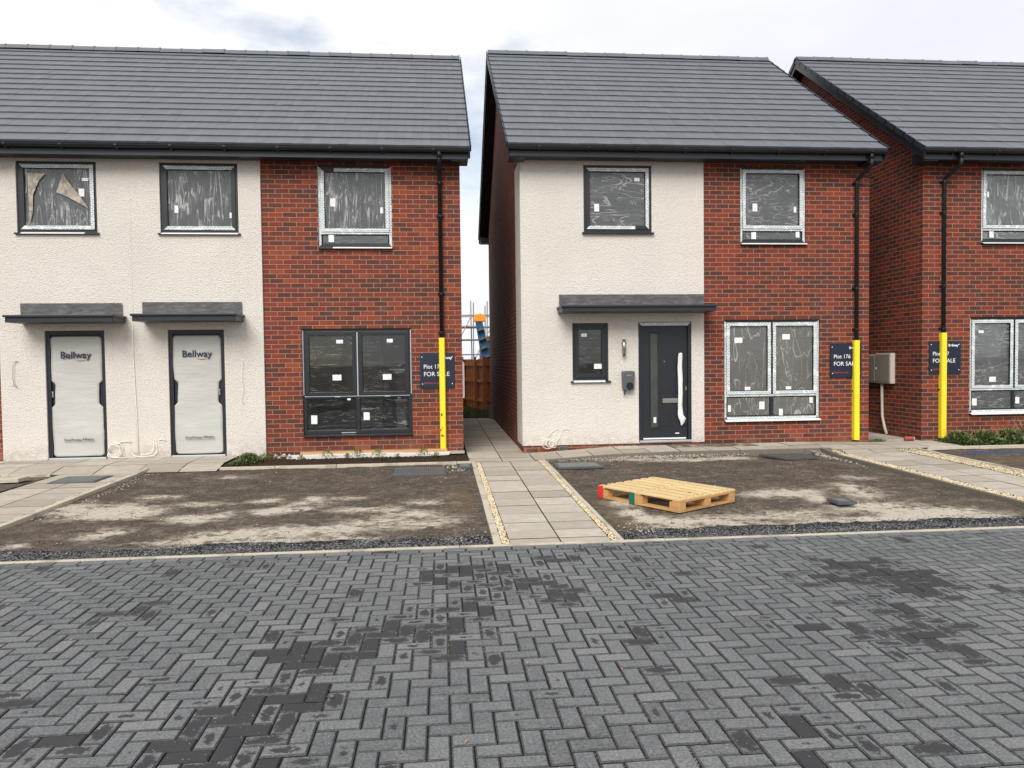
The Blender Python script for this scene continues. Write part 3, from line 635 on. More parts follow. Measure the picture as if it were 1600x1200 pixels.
def roof(par, x0, x1, dz, seed, caps):
    m = MB(); tiles(m, x0, x1, dz, True, seed); tiles(m, x0, x1, dz, False, seed+1)
    ro = m.build('roof', MAT['tile'], par)
    m = MB()    # felt and battens under the tiles keep light out
    s = RS[0]/4.77; z0 = 5.115+dz
    m.prism([(-.36, z0-.03), (4.35, z0+RS[0]-.10), (9.06, z0-.03), (9.06, z0-.08), (4.35, z0+RS[0]-.16), (-.36, z0-.08)], 'X', x0+.03, x1-.03)
    m.build('roof_underlay', MAT['gut'], ro)
    m = MB(); x = x0+.0; rnd = random.Random(seed); zr = 5.115+dz+RS[0]   # ridge tiles
    while x < x1-.05:
        e = min(x+.45, x1); z = zr+rnd.gauss(0, .003)
        for (a, b, w_, h) in ((x+.002, e-.03, .135, .035), (e-.045, e, .142, .045)):
            m.prism([(4.35-w_, z-w_*.62), (4.35-w_*.55, z+h*.25), (4.35-w_*.22, z+h), (4.35+w_*.22, z+h), (4.35+w_*.55, z+h*.25), (4.35+w_, z-w_*.62), (4.35, z-.02)], 'X', a, b, rnd.random())
        x = e
    m.build('ridge_tiles', MAT['tile'], ro, bevel=.006)
    for side in caps:   # verge: barge board with dry verge caps
        X = x0 if side < 0 else x1; m = MB(); a, b = (X-.012, X+.022) if side < 0 else (X-.022, X+.012)
        z = z0-.035
        m.prism([(-.36, z-.16), (-.40, z), (4.35, z+RS[0]-.01), (9.10, z), (9.06, z-.16), (4.35, z+RS[0]-.01-.2)], 'X', a, b)
        # soffit tongue under the verge and the box end at the eaves
        w0, w1 = (X+.02, X+.34) if side < 0 else (X-.34, X-.02)
        m.prism([(-.30, z-.14), (4.35, z+RS[0]-.01-.20), (9.0, z-.14), (9.0, z-.155), (4.35, z+RS[0]-.01-.216), (-.30, z-.155)], 'X', w0, w1)
        m.box(X+(.024 if side < 0 else -.30), -.30, z-.185, X+(.30 if side < 0 else -.024), .02, z-.02)
        m.box(X+(.024 if side < 0 else -.30), 8.72, z-.185, X+(.30 if side < 0 else -.024), 9.0, z-.02)
        m.build('barge_board', MAT['gut'], par, bevel=.004)
        m = MB(); n = 17; L_ = sqrt(RS[0]**2+4.77**2)/n; RX = math.atan2(RS[0], 4.77); cs, sn = cos(RX), sin(RX)
        for fr_ in (0, 1):
            for k in range(n):
                s0, s1 = k*L_-.005, (k+1)*L_+.02
                pts = []
                for (s_, h) in ((s0, .006), (s1, -.006), (s1, -.085), (s0, -.095)):
                    yy, zz = -.42+s_*cs-h*sn, z0+s_*sn+h*cs; pts.append((8.7-yy if fr_ else yy, zz))
                xa, xb = (X-.03, X-.014) if side < 0 else (X+.014, X+.03)
                m.prism(pts, 'X', xa, xb, random.random())
        m.build('verge_caps', MAT['fasc'], ro)
def eaves(par, x0, x1, dz, wx0, wx1):
    z = dz
    m = MB(); m.box(x0+.02, -.325, 4.915+z, x1-.02, -.30, 5.075+z); m.cut(); m.box(x0+.02, 9.0, 4.915+z, x1-.02, 9.025, 5.075+z)
    m.build_each('fascia', MAT['fasc'], par, bevel=.003)
    m = MB(); m.box(wx0, -.299, 4.93+z, wx1, -.002 if False else -.035, 4.942+z); m.cut(); m.box(wx0, 8.72, 4.93+z, wx1, 9.0, 4.942+z); m.build_each('soffit', MAT['fasc'], par)
    m = MB()
    for (yc, sg) in ((-.385, 1), (9.085, -1)):
        prof = []
        for k in range(9):
            a = pi+pi*k/8; prof.append((yc+.056*cos(a), 5.065+z+.056*sin(a)))
        for k in range(8, -1, -1):
            a = pi+pi*k/8; prof.append((yc+.051*cos(a), 5.066+z+.050*sin(a)))
        m.prism(prof, 'X', x0+.0, x1-.0); m.cut()
    g = m.build_each('gutter', MAT['gut'], par)[0]
    m = MB(); x = x0+.5
    while x < x1-.2:
        m.box(x, -.445, 5.035+z, x+.035, -.33, 5.06+z); m.box(x+.005, -.38, 4.995+z, x+.03, -.322, 5.04+z); m.cut(); x += .82
    m.build_each('gutter_bracket', MAT['gut'], g)
def downpipe(par, x, dz, zb, ztop_guard, bend=.0, yw=-.001, foot=.1, guard=True):
    m = MB(); z = dz; yp = yw-.058
    m.tube([(x+bend, -.385, 5.03+z), (x+bend, -.385, 4.93+z)], .04, 12)
    if bend: pts = [(x+bend, -.385, 4.97+z), (x+bend, -.385, 4.83+z), (x+bend*.85, -.35, 4.80+z), (x+bend*.1, yp-.02, 4.66+z), (x, yp, 4.62+z), (x, yp, zb)]
    else: pts = [(x, -.385, 4.97+z), (x, -.375, 4.86+z), (x, yp-.06, 4.78+z), (x, yp, 4.73+z), (x, yp, zb)]
    m.tube(pts, .034, 12)
    p = m.build('downpipe', MAT['pipe'], par, smooth=True)
    m = MB()
    for zz in (4.6+z, 4.05+z, 2.75+z, 2.1, 1.0):
        m.tube([(x, yp, zz-.02), (x, yp, zz+.02)], .041, 12); m.box(x-.06, yp+.02, zz-.012, x+.06, yw, zz+.012); m.cut()
    m.build_each('pipe_clip', MAT['pipe'], p)
    if guard:
        m = MB(); a = .051
        prof = [(x-a, yw), (x-a, yp-.02), (x-a*.72, yp-.042), (x+a*.72, yp-.042), (x+a, yp-.02), (x+a, yw), (x+a-.008, yw), (x+a-.008, yp-.018), (x+a*.66, yp-.0355), (x-a*.66, yp-.0355), (x-a+.008, yp-.018), (x-a+.008, yw)]
        m.prism(prof, 'Z', foot, ztop_guard); o = m.build('pipe_guard', MAT['yellow'], p, bevel=.004); o['label'] = 'bright yellow impact guard over the foot of the black downpipe'
        if zb < .2 and x < 1:
            m = MB()
            for (dx, zz, w_, h) in ((-.02, .72, .012, .018), (-.012, .50, .006, .008), (-.035, .46, .008, .02), (-.005, .36, .022, .007), (-.02, .375, .012, .007)):
                m.box(x+dx-w_, yp-.046, zz-h, x+dx+w_, yp-.0425, zz+h); m.cut()
            m.build_each('scuff_mark', MAT['pipe'], o)
    return p

def frame_ring(m, x0, x1, z0, z1, w_, yf, yb, r=0.):
    # mitred ring of four members
    I = (x0+w_, x1-w_, z0+w_, z1-w_)
    o = [(x0,z0),(x1,z0),(x1,z1),(x0,z1)]; i = [(I[0],I[2]),(I[1],I[2]),(I[1],I[3]),(I[0],I[3])]
    for k in range(4):
        k2 = (k+1) % 4
        poly = [o[k], o[k2], i[k2], i[k]]
        m.prism(poly, 'Y', yf, yb, r)
def member(m, rect, side, w_, yf, yb, a=0., b=1., rag=0.):
    x0, x1, z0, z1 = rect
    if side in 'TB':
        zo, zi = (z1, z1-w_) if side == 'T' else (z0, z0+w_)
        xa, xb = lerp(x0, x1, a), lerp(x0, x1, b); ia = w_ if a == 0 else 0; ib = w_ if b == 1 else 0
        loop = [(xa, zo), (xb, zo), (xb-ib, zi), (xa+ia, zi)]
    else:
        xo, xi = (x0, x0+w_) if side == 'L' else (x1, x1-w_)
        za, zb = lerp(z0, z1, a), lerp(z0, z1, b); ia = w_ if a == 0 else 0; ib = w_ if b == 1 else 0
        loop = [(xo, za), (xo, zb), (xi, zb-ib), (xi, za+ia)]
    # subdivide long edges a little so that the film looks hand-applied
    out = []
    n = len(loop)
    for k in range(n):
        p, q = loop[k], loop[(k+1) % n]
        L_ = sqrt((p[0]-q[0])**2+(p[1]-q[1])**2); s_ = max(1, int(L_/.07))
        for t in range(s_):
            jx, jz = (random.gauss(0, rag), random.gauss(0, rag)) if t else (0, 0)
            out.append((lerp(p[0], q[0], t/s_)+jx, lerp(p[1], q[1], t/s_)+jz))
    m.prism(out, 'Y', yf, yb)

def window(par, x0, x1, z0, z1, y=.03, cols=1, zt=None, tapes='', tape_o='', film='film_v', stickers=(), sill=True, sillx=.03, silltape=(0, 1), lower_tape='', label=None, filmlow=None, casement_top=True, frame_tape_split=None):
    """white-taped anthracite casement; y = front of the outer frame"""
    if sill: zs = z0+.035
    else: zs = z0
    m = MB(); w0 = .058
    frame_ring(m, x0, x1, zs, z1, w0, y, y+.07)
    cells = []
    ztr = zt if zt else None
    xs = [lerp(x0+w0, x1-w0, k/cols) for k in range(cols+1)]
    mw = .028
    zlo, zhi = zs+w0, z1-w0
    if ztr: m.box(x0+w0, y+.001, ztr-mw, x1-w0, y+.069, ztr+mw)
    for k in range(1, cols):
        if ztr:
            m.box(xs[k]-mw, y+.001, ztr+mw, xs[k]+mw, y+.069, zhi); m.box(xs[k]-mw, y+.001, zlo, xs[k]+mw, y+.069, ztr-mw)
        else: m.box(xs[k]-mw, y+.001, zlo, xs[k]+mw, y+.069, zhi)
    fo = m.build('window', MAT['anth'], par, bevel=.004)
    if label: fo['label'] = label
    for k in range(cols):
        a = xs[k]+(mw if k else 0); b = xs[k+1]-(mw if k < cols-1 else 0)
        cells.append((a, b, (ztr+mw) if ztr else zlo, zhi, True))
        if ztr: cells.append((a, b, zlo, ztr-mw, False))
    ms = MB(); mg = MB(); mf = MB(); mt = MB(); mf2 = MB(); low = False; lowtape = MB()
    for (a, b, c, d, top) in cells:
        if top:
            R_ = (a-.012, b+.012, c-.012, d+.012)
            frame_ring(ms, *R_, .066, y-.016, y+.05); ms.cut()
            g = (a+.052, b-.052, c+.052, d-.052)
            for s in tapes.split():
                sd, *rest = s.split(':'); aa, bb = (float(q) for q in rest[0].split('-')) if rest else (0, 1)
                member(mt, (R_[0]+.002, R_[1]-.002, R_[2]+.002, R_[3]-.002), sd, .058, y-.0195, y-.0165, aa, bb, .0016); mt.cut()
        else:
            frame_ring(ms, a, b, c, d, .012, y+.012, y+.05); ms.cut(); g = (a+.010, b-.010, c+.010, d-.010)
        mg.box(g[0], y+.022, g[2], g[1], y+.028, g[3]); mg.cut()
        tgt = mf if (top or not filmlow) else mf2
        if not top and filmlow: low = True
        nx, nz = 10, 10; vs = []
        for jj in range(nz+1):
            for ii in range(nx+1):
                X, Z = lerp(g[0]+.004, g[1]-.004, ii/nx), lerp(g[2]+.004, g[3]-.004, jj/nz)
                vs.append((X, y+.014+.005*noise.noise(Vector((X*9, 1, Z*9))), Z))
        tgt.add(vs, [(jj*(nx+1)+ii, jj*(nx+1)+ii+1, (jj+1)*(nx+1)+ii+1, (jj+1)*(nx+1)+ii) for jj in range(nz) for ii in range(nx)]); tgt.cut()
    ms.build_each('sash', MAT['anth'], fo, bevel=.005)
    mg.build_each('pane', MAT['glass'], fo); mf.build_each('protective_film', MAT[film], fo, smooth=True)
    if low: mf2.build_each('protective_film', MAT[filmlow], fo, smooth=True)
    for s in tape_o.split():
        sd, *rest = s.split(':'); aa, bb = (float(q) for q in rest[0].split('-')) if rest else (0, 1)
        member(mt, (x0+.003, x1-.003, zs+.003, z1-.003), sd, .044, y-.004, y-.0005, aa, bb, .0018); mt.cut()
    for s in lower_tape.split():
        if s == 'M': mt.box(x0+.04, y-.006, ztr-.02, x1-.04, y-.002, ztr+.012); mt.cut()
        if s == 'W': mt.box(x0+.05, y-.02, zs+.004, x1-.05, y-.016, zs+.05); mt.cut()
    if mt.v: mt.build_each('frame_tape', MAT['tape'], fo)
    if sill:
        m = MB(); m.prism([(y+.05, z0+.034), (y-.015, z0+.034), (min(y-.075, -.055), z0+.018), (min(y-.075, -.055), z0-.004), (y-.0, z0-.004), (y+.05, z0+.0)], 'X', x0-sillx, x1+sillx)
        so = m.build('sill', MAT['anth'], fo, bevel=.002)
        if silltape:
            m = MB(); a, b = lerp(x0, x1, silltape[0]), lerp(x0, x1, silltape[1]); yy = min(y-.075, -.055)
            m.prism([(y-.017, z0+.038), (yy-.002, z0+.021), (yy-.004, z0+.005), (yy-.001, z0+.005), (yy+.001, z0+.0185), (y-.016, z0+.0355)], 'X', a, b)
            m.build('sill_tape', MAT['white'], so)
    m = MB()
    for (px, pz, w_, h) in stickers:
        X, Z = lerp(x0, x1, px), lerp(z0, z1, pz); m.box(X-w_/2, y+.004, Z-h/2, X+w_/2, y+.0065, Z+h/2); m.cut()
    if m.v: m.build_each('sticker', MAT['sticker'], fo)
    return fo

def txt(s, size, x, y, z, mat, parent, name='lettering', align='LEFT', sx=1., off=0., ext=.0008, shear=0.):
    c = bpy.data.curves.new('tmp', 'FONT'); c.body = s; c.size = size; c.align_x = align; c.extrude = ext; c.offset = off; c.shear = shear
    t = bpy.data.objects.new('tmp', c); COL.objects.link(t)
    me = bpy.data.meshes.new_from_object(t); bpy.data.objects.remove(t); bpy.data.curves.remove(c)
    o0 = parent_world(parent)
    me.transform(Matrix.Translation((x-o0.x, y-o0.y, z-o0.z)) @ Matrix.Rotation(pi/2, 4, 'X') @ Matrix.Diagonal((sx, 1, 1, 1)))
    me.materials.clear(); me.materials.append(mat); me.name = name
    o = bpy.data.objects.new(name, me); COL.objects.link(o); o.parent = parent; return o

def canopy(par, x0, x1, fx0, fx1, zb, zt_, dz=0., yw=0.):
    """flat canopy x0..x1 with lead flashing fx0..fx1 above"""
    D_ = .52
    m = MB(); m.box(x0, yw-D_, zt_-.035, x1, yw, zt_); m.box(x0+.02, yw-D_+.03, zb, x1-.02, yw, zt_-.034)
    c = m.build('canopy', MAT['fasc'], par, bevel=.006)
    m = MB(); xm = lerp(fx0, fx1, .57)
    m.box(fx0, yw-.016, zt_-.01, xm+.01, yw-.001, zt_+.215); m.box(xm-.02, yw-.022, zt_-.008, fx1, yw-.017, zt_+.213)
    m.prism([(yw-.001, zt_+.02), (yw-.15, zt_+.006), (yw-.15, zt_+.002), (yw-.001, zt_+.003)], 'X', fx0, fx1)
    f = m.build('lead_flashing', MAT['lead'], c, bevel=.003); return c

def interior(par, x0, x1, dz):
    m = MB(); g = .12+dz
    m.box(x0+.28, .3, g-.05, x1-.28, 8.4, g); m.box(x0+.28, .3, 2.48+dz, x1-.28, 8.4, 2.72+dz); m.box(x0+.28, .28, 4.96+dz, x1-.28, 8.4, 5.0+dz)
    m.box(x0+.28, 4.2, g, x1-.28, 4.3, 2.48+dz); m.box(x0+.28, 3.4, 2.72+dz, x1-.28, 3.5, 4.96+dz)
    return m
def gable(m, X0, X1, dz):
    s = RS[0]/4.77; z0 = 5.115+dz-.11
    m.prism([(0, -.1), (0, z0+.42*s), (4.35, z0+RS[0]-.02), (8.7, z0+.42*s), (8.7, -.1)], 'X', X0, X1)

BR, CR = 'brick', 'render'
# ---- pair on the left --------------------------------------------------
XR, XC, XL = .345, -2.917, -7.03; MID = (XC+XL)/2; XLL = 2*MID-XR
H1 = thing('semi_detached_house', 'long pair of joined houses with two covered front doors in its cream centre', 'house', (MID, 4.35, 0))
W1 = dict(A=(-6.705, -5.482, 3.72, 4.885), B=(-4.508, -3.276, 3.72, 4.885), C=(-2.007, -.796, 3.50, 4.885), G=(-2.311, -.506, .385, 2.18))
D1 = dict(a=(-6.345, -5.425, .09, 2.18), b=(-4.44, -3.55, .09, 2.18))
mir = lambda r: (2*MID-r[1], 2*MID-r[0], r[2], r[3])
RS[0] = 3.31; mb = MB(); hR = [W1['C'], W1['G']]
grid_wall(mb, XC, XR-.301, -.1, 5.0, hR, 0, .30); grid_wall(mb, XLL+.301, XL, -.1, 5.0, [mir(h) for h in hR], 0, .30)
# right corner return of the front wall is the gable itself
gable(mb, XR-.30, XR, 0); gable(mb, XLL, XLL+.30, 0); mb.box(XLL+.301, 8.4, -.1, XR-.301, 8.699, 5.0)
mb.build('wall', MAT[BR], H1, u0=XC, v0=-.01)
mb = MB(); grid_wall(mb, XL+.001, XC-.001, .055, 5.0, [W1['A'], W1['B'], D1['a'], D1['b']], -.03, .30)
mb.build('render_panel', MAT[CR], H1)
mb = MB(); mb.box(MID-.006, -.0335, .06, MID+.006, -.0305, 4.93); mb.build('movement_joint', MAT[CR], H1)
interior(H1, XLL, XR, 0).build('interior', MAT['plaster'], H1)
mb = MB(); mb.box(MID-.05, .301, .12, MID+.05, 4.19, 2.47); mb.cut(); mb.box(XC+.3, .301, .12, XC+.4, 2.6, 2.47); mb.cut(); mb.box(-1.95, 3.0, .121, -1.25, 3.6, 2.3); mb.cut(); mb.box(-.9, 2.2, .121, -.72, 3.1, 1.7); mb.build_each('interior_partition', MAT['plaster'], H1)
roof(H1, XLL-.155, XR+.155, 0, 11, (-1, 1)); eaves(H1, XLL-.155, XR+.155, 0, XLL, XR)
downpipe(H1, .005, 0, .10, 2.01, 0., foot=.095); downpipe(H1, 2*MID+.005, 0, .10, 2.01, 0., foot=.095, guard=False)
window(H1, *W1['A'], y=0.0, tapes='T R B', tape_o='', film='film_v', stickers=((.80, .58, .085, .125), (.85, .76, .1, .05)), silltape=(.06, .85), label='cream-wall window with a torn flap of brown film hanging in it')
window(H1, *W1['B'], y=0.0, tapes='T B', film='film_v', stickers=((.20, .36, .06, .12), (.90, .28, .05, .09)), silltape=(.02, 1))
window(H1, *W1['C'], y=.035, zt=3.50+.27, tapes='T:0.2-1 B L R', tape_o='L R', film='film_v', filmlow='film_h', lower_tape='M', stickers=((.20, .56, .085, .135), (.86, .47, .045, .1), (.17, .13, .09, .12)), silltape=(.2, 1), sillx=.0)
window(H1, *W1['G'], y=.035, cols=2, zt=.385+.655, tapes='', tape_o='', film='film_t', stickers=((.34, .88, .11, .06), (.31, .545, .145, .095), (.80, .885, .10, .06), (.77, .545, .145, .095), (.415, .36, .055, .10), (.095, .155, .10, .145), (.88, .375, .05, .10), (.575, .18, .10, .13)), silltape=None, sillx=.0, label='large four-light dark-framed window with clear creased film, nearest the alley')
wm1 = mir(W1['C']); wm2 = mir(W1['G'])
window(H1, *wm1, y=.035, zt=3.50+.27, tapes='T B L R', film='film_v', silltape=(0, 1), sillx=0); window(H1, *wm2, y=.035, cols=2, zt=1.04, film='film_t', silltape=None, sillx=0)
# silver edges of the clear ground-floor window
g = W1['G']; mb = MB(); yy = .028
mb.box(g[0]+.004, yy, 1.075, g[0]+.020, yy+.004, g[3]-.02); mb.box(g[1]-.022, yy, 1.075, g[1]-.006, yy+.004, g[3]-.02); mb.box((g[0]+g[1])/2-.009, yy-.004, 1.07, (g[0]+g[1])/2+.009, yy+.004, g[3]-.06); mb.box(g[0]+.03, yy-.004, 1.045, g[1]-.04, yy+.004, 1.062); mb.box(g[0]+.52, yy-.006, 1.035, g[0]+.61, yy-.0045, 1.058); mb.box(g[1]-.46, yy-.006, 1.035, g[1]-.37, yy-.0045, 1.058)
mb.box(g[0]+.62, yy-.002, .43, g[0]+.86, yy+.004, .445)
mb.build('frame_seal', MAT['silver'], H1)
# torn flap of brown film in the upper left window
a = W1['A']; T = NT('brown_torn_film'); p_ = T.obj(); nb = T.noise(p_, 7, 5, .6, 1.)
MAT['flap'] = T.done(T.pbr(T.mix(T.ss(nb, .35, .7), (.20, .17, .13), (.46, .41, .33)), .4, T.bump(nb, .6, .02)))
fl = MB()
def fan(pts, yb_):
    n = len(pts); fl.cut(); fl.add([(p[0], yb_+.004*k % .01, p[1]) for k, p in enumerate(pts)]+[(p[0], yb_+.007, p[1]) for p in pts], [tuple(range(n)), tuple(range(2*n-1, n-1, -1))])
ax, az = lambda t: lerp(a[0], a[1], t), lambda t: lerp(a[2], a[3], t)
fan([(ax(.14), az(.84)), (ax(.36), az(.83)), (ax(.28), az(.74)), (ax(.20), az(.55)), (ax(.19), az(.3)), (ax(.15), az(.15))], -.012)
fan([(ax(.58), az(.84)), (ax(.66), az(.70)), (ax(.77), az(.55)), (ax(.89), az(.36)), (ax(.76), az(.44)), (ax(.62), az(.52)), (ax(.49), az(.58)), (ax(.53), az(.70))], -.016)
fl.build_each('torn_film', MAT['flap'], H1)

def covered_door(par, r, lockside, seed):
    x0, x1, z0, z1 = r; y = .0
    m = MB(); m.box(x0, y, z0, x0+.065, y+.09, z1); m.box(x1-.065, y, z0, x1, y+.09, z1); m.box(x0+.065, y+.001, z1-.07, x1-.065, y+.09, z1)
    m.box(x0+.066, y+.03, z0+.045, x1-.066, y+.075, z1-.071)
    d = m.build('door', MAT['door'], par, bevel=.004); d['label'] = 'front door hidden behind a pale grey protection sheet'
    m = MB(); m.box(x0+.02, y-.05, z0, x1-.02, y+.08, z0+.035); m.build('threshold', MAT['silver'], d, bevel=.003)
    # protection sheet with rounded corners and notches at handle height
    rnd = random.Random(seed); W_, Z0, Z1 = (x1-x0)/2-.060, z0+.055, z1-.095; xc = (x0+x1)/2+.004; H_ = Z1-Z0
    def half(z, s_):
        t = (z-Z0)/H_; w_ = W_; rr = .055
        if z-Z0 < rr: w_ -= rr-sqrt(max(0, rr*rr-(rr-(z-Z0))**2))
        if Z1-z < rr: w_ -= rr-sqrt(max(0, rr*rr-(rr-(Z1-z))**2))
        n0, n1 = .44, .60
        k = min(ease(n0-.035, n0, t), 1-ease(n1, n1+.035, t)); w_ -= .055*k
        return w_-.006*sin(t*9+seed+s_)-.004*(sin(t*23+s_*2)+1)
    nz, nx = 90, 16; vs = []
    for j in range(nz+1):
        tt = j/nz; z = Z0+H_*(.5-.5*cos(pi*tt)) if False else Z0+H_*tt
        if j == 0: z += .0006
        if j == nz: z -= .0006
        wl, wr = half(z, 0), half(z, 1.7)
        for i in range(nx+1):
            u = i/nx; x = xc-wl+(wl+wr)*u
            bul = .018*sin(pi*u)*(.6+.4*sin(tt*7+seed))+.012*noise.noise(Vector((x*2.2, seed, z*3.1)))+.006*abs(sin(pi*2*(tt-.02)))
            vs.append((x, y+.012-abs(bul), z))
    m = MB(); m.add(vs, [(j*(nx+1)+i, j*(nx+1)+i+1, (j+1)*(nx+1)+i+1, (j+1)*(nx+1)+i) for j in range(nz) for i in range(nx)])
    s_ = m.build('protection_sheet', MAT['sheet'], d, smooth=True)
    sm = s_.modifiers.new('thickness', 'SOLIDIFY'); sm.thickness = .003; sm.offset = 1
    yl = -.030
    s1 = txt('Bellway', .155, xc-.235, yl, z1-.445, MAT['ntext'], d, sx=1., off=.0022)
    m = MB(); pts = [(xc-.02+.20*t, yl, z1-.468-.016*sin(pi*t)) for t in [k/10 for k in range(11)]]; m.tube(pts, .0035, 5, rads=[.001+.003*sin(pi*k/10) for k in range(11)]); m.build('logo_swoosh', MAT['rtext'], d)
    txt('DoorProtec', .052, xc-.215, yl, z0+.31, MAT['otext'], d, off=.0006); txt('by', .034, xc+.033, yl, z0+.31, MAT['otext'], d)
    txt('Protec', .052, xc+.105, yl, z0+.315, MAT['otext'], d, off=.0014); m = MB(); m.tube([(xc+.084, yl-.001, z0+.333), (xc+.084, yl+.001, z0+.333)], .013, 10); m.box(xc-.215, yl, z0+.289, xc+.26, yl+.001, z0+.293); m.build('logo_dot', MAT['otext'], d)
    m = MB(); lx = x0+.085 if lockside < 0 else x1-.10
    m.box(lx-.012, y-.006, lerp(z0, z1, .485), lx+.012, y+.03, lerp(z0, z1, .53)); m.build('lock', MAT['steel'], d, bevel=.004)
    return d
covered_door(H1, D1['a'], -1, 1.0); covered_door(H1, D1['b'], 1, 2.6)
canopy(H1, -6.69, -5.07, -6.69, -5.13, 2.29, 2.405, yw=-.03); canopy(H1, -4.82, -3.21, -4.82, -3.25, 2.30, 2.415, yw=-.03)

# ---- detached house in the middle ---------------------------------------
DZ2 = .07
def detached(par, X0, XJ, X1, dz, flip, wins, doorr, small, seed):
    """X0..XJ cream part, XJ..X1 brick part when flip is False; mirrored when True"""
    pass
XA2, XJ2, XB2 = 1.362, 4.562, 7.592
H2 = thing('detached_house', 'middle house, cream left half with a dark front door and red brick right half', 'house', ((XA2+XB2)/2, 4.35, 0))
W2 = dict(D=(2.45, 3.638, 3.765, 4.935), E=(5.225, 6.416, 3.585, 4.945), S=(2.235, 2.862, 1.22, 2.242), G=(4.93, 6.675, .49, 2.28))
D2 = (3.39, 4.335, .165, 2.255)
RS[0] = 3.39; mb = MB(); grid_wall(mb, XJ2, XB2-.301, -.1, 5.06, [W2['E'], W2['G']], 0, .30); gable(mb, XB2-.30, XB2, DZ2); gable(mb, XA2+.012, XA2+.312, DZ2)
mb.box(XA2+.313, 8.4, -.1, XB2-.301, 8.699, 5.0+DZ2); mb.box(XA2+.313, .001, -.1, XJ2-.001, .30, .149)
mb.build('wall', MAT['brickb'], H2, u0=XJ2+.1125, v0=.03)
mb = MB(); grid_wall(mb, XA2+.013, XJ2-.001, .15, 5.06, [W2['D'], W2['S'], D2], -.012, .31)
mb.box(XA2-.004, -.0125, .15, XA2+.0125, .86, 5.03)
mb.build('render_panel', MAT[CR], H2)
interior(H2, XA2, XB2, DZ2).build('interior', MAT['plaster'], H2)
roof(H2, 1.13, 7.67, DZ2, 31, (-1, 1)); eaves(H2, 1.13, 7.67, DZ2, XA2, XB2)
downpipe(H2, 7.325, DZ2, .13, 1.90, .075, foot=.13)
window(H2, *W2['D'], y=.005, tapes='T R B:0-0.78', film='film_h', stickers=((.195, .385, .085, .13), (.79, .80, .095, .06)), silltape=None)
window(H2, *W2['E'], y=.035, zt=3.585+.27, tapes='T B L R', tape_o='L R', film='film_h', lower_tape='M', stickers=((.235, .485, .085, .135), (.85, .46, .045, .1), (.215, .125, .085, .12), (.89, .14, .07, .10)), silltape=(0, 1), sillx=.0)
window(H2, *W2['G'], y=.035, cols=2, zt=.49+.46, tapes='T B L R', tape_o='L R', film='film_g', lower_tape='M W', stickers=((.155, .80, .145, .095), (.25, .325, .10, .06), (.655, .83, .14, .095), (.68, .325, .10, .055), (.40, .155, .095, .135), (.06, .13, .05, .12), (.60, .085, .07, .12), (.92, .20, .06, .10)), silltape=(0, 1), sillx=.0)
window(H2, *W2['S'], y=.02, tapes='', film='film_t', stickers=((.33, .80, .10, .055), (.72, .27, .14, .085)), silltape=(.02, .9), sillx=.035)
canopy(H2, 1.965, 4.62, 2.01, XJ2-.005, 2.405, 2.515, yw=-.012)

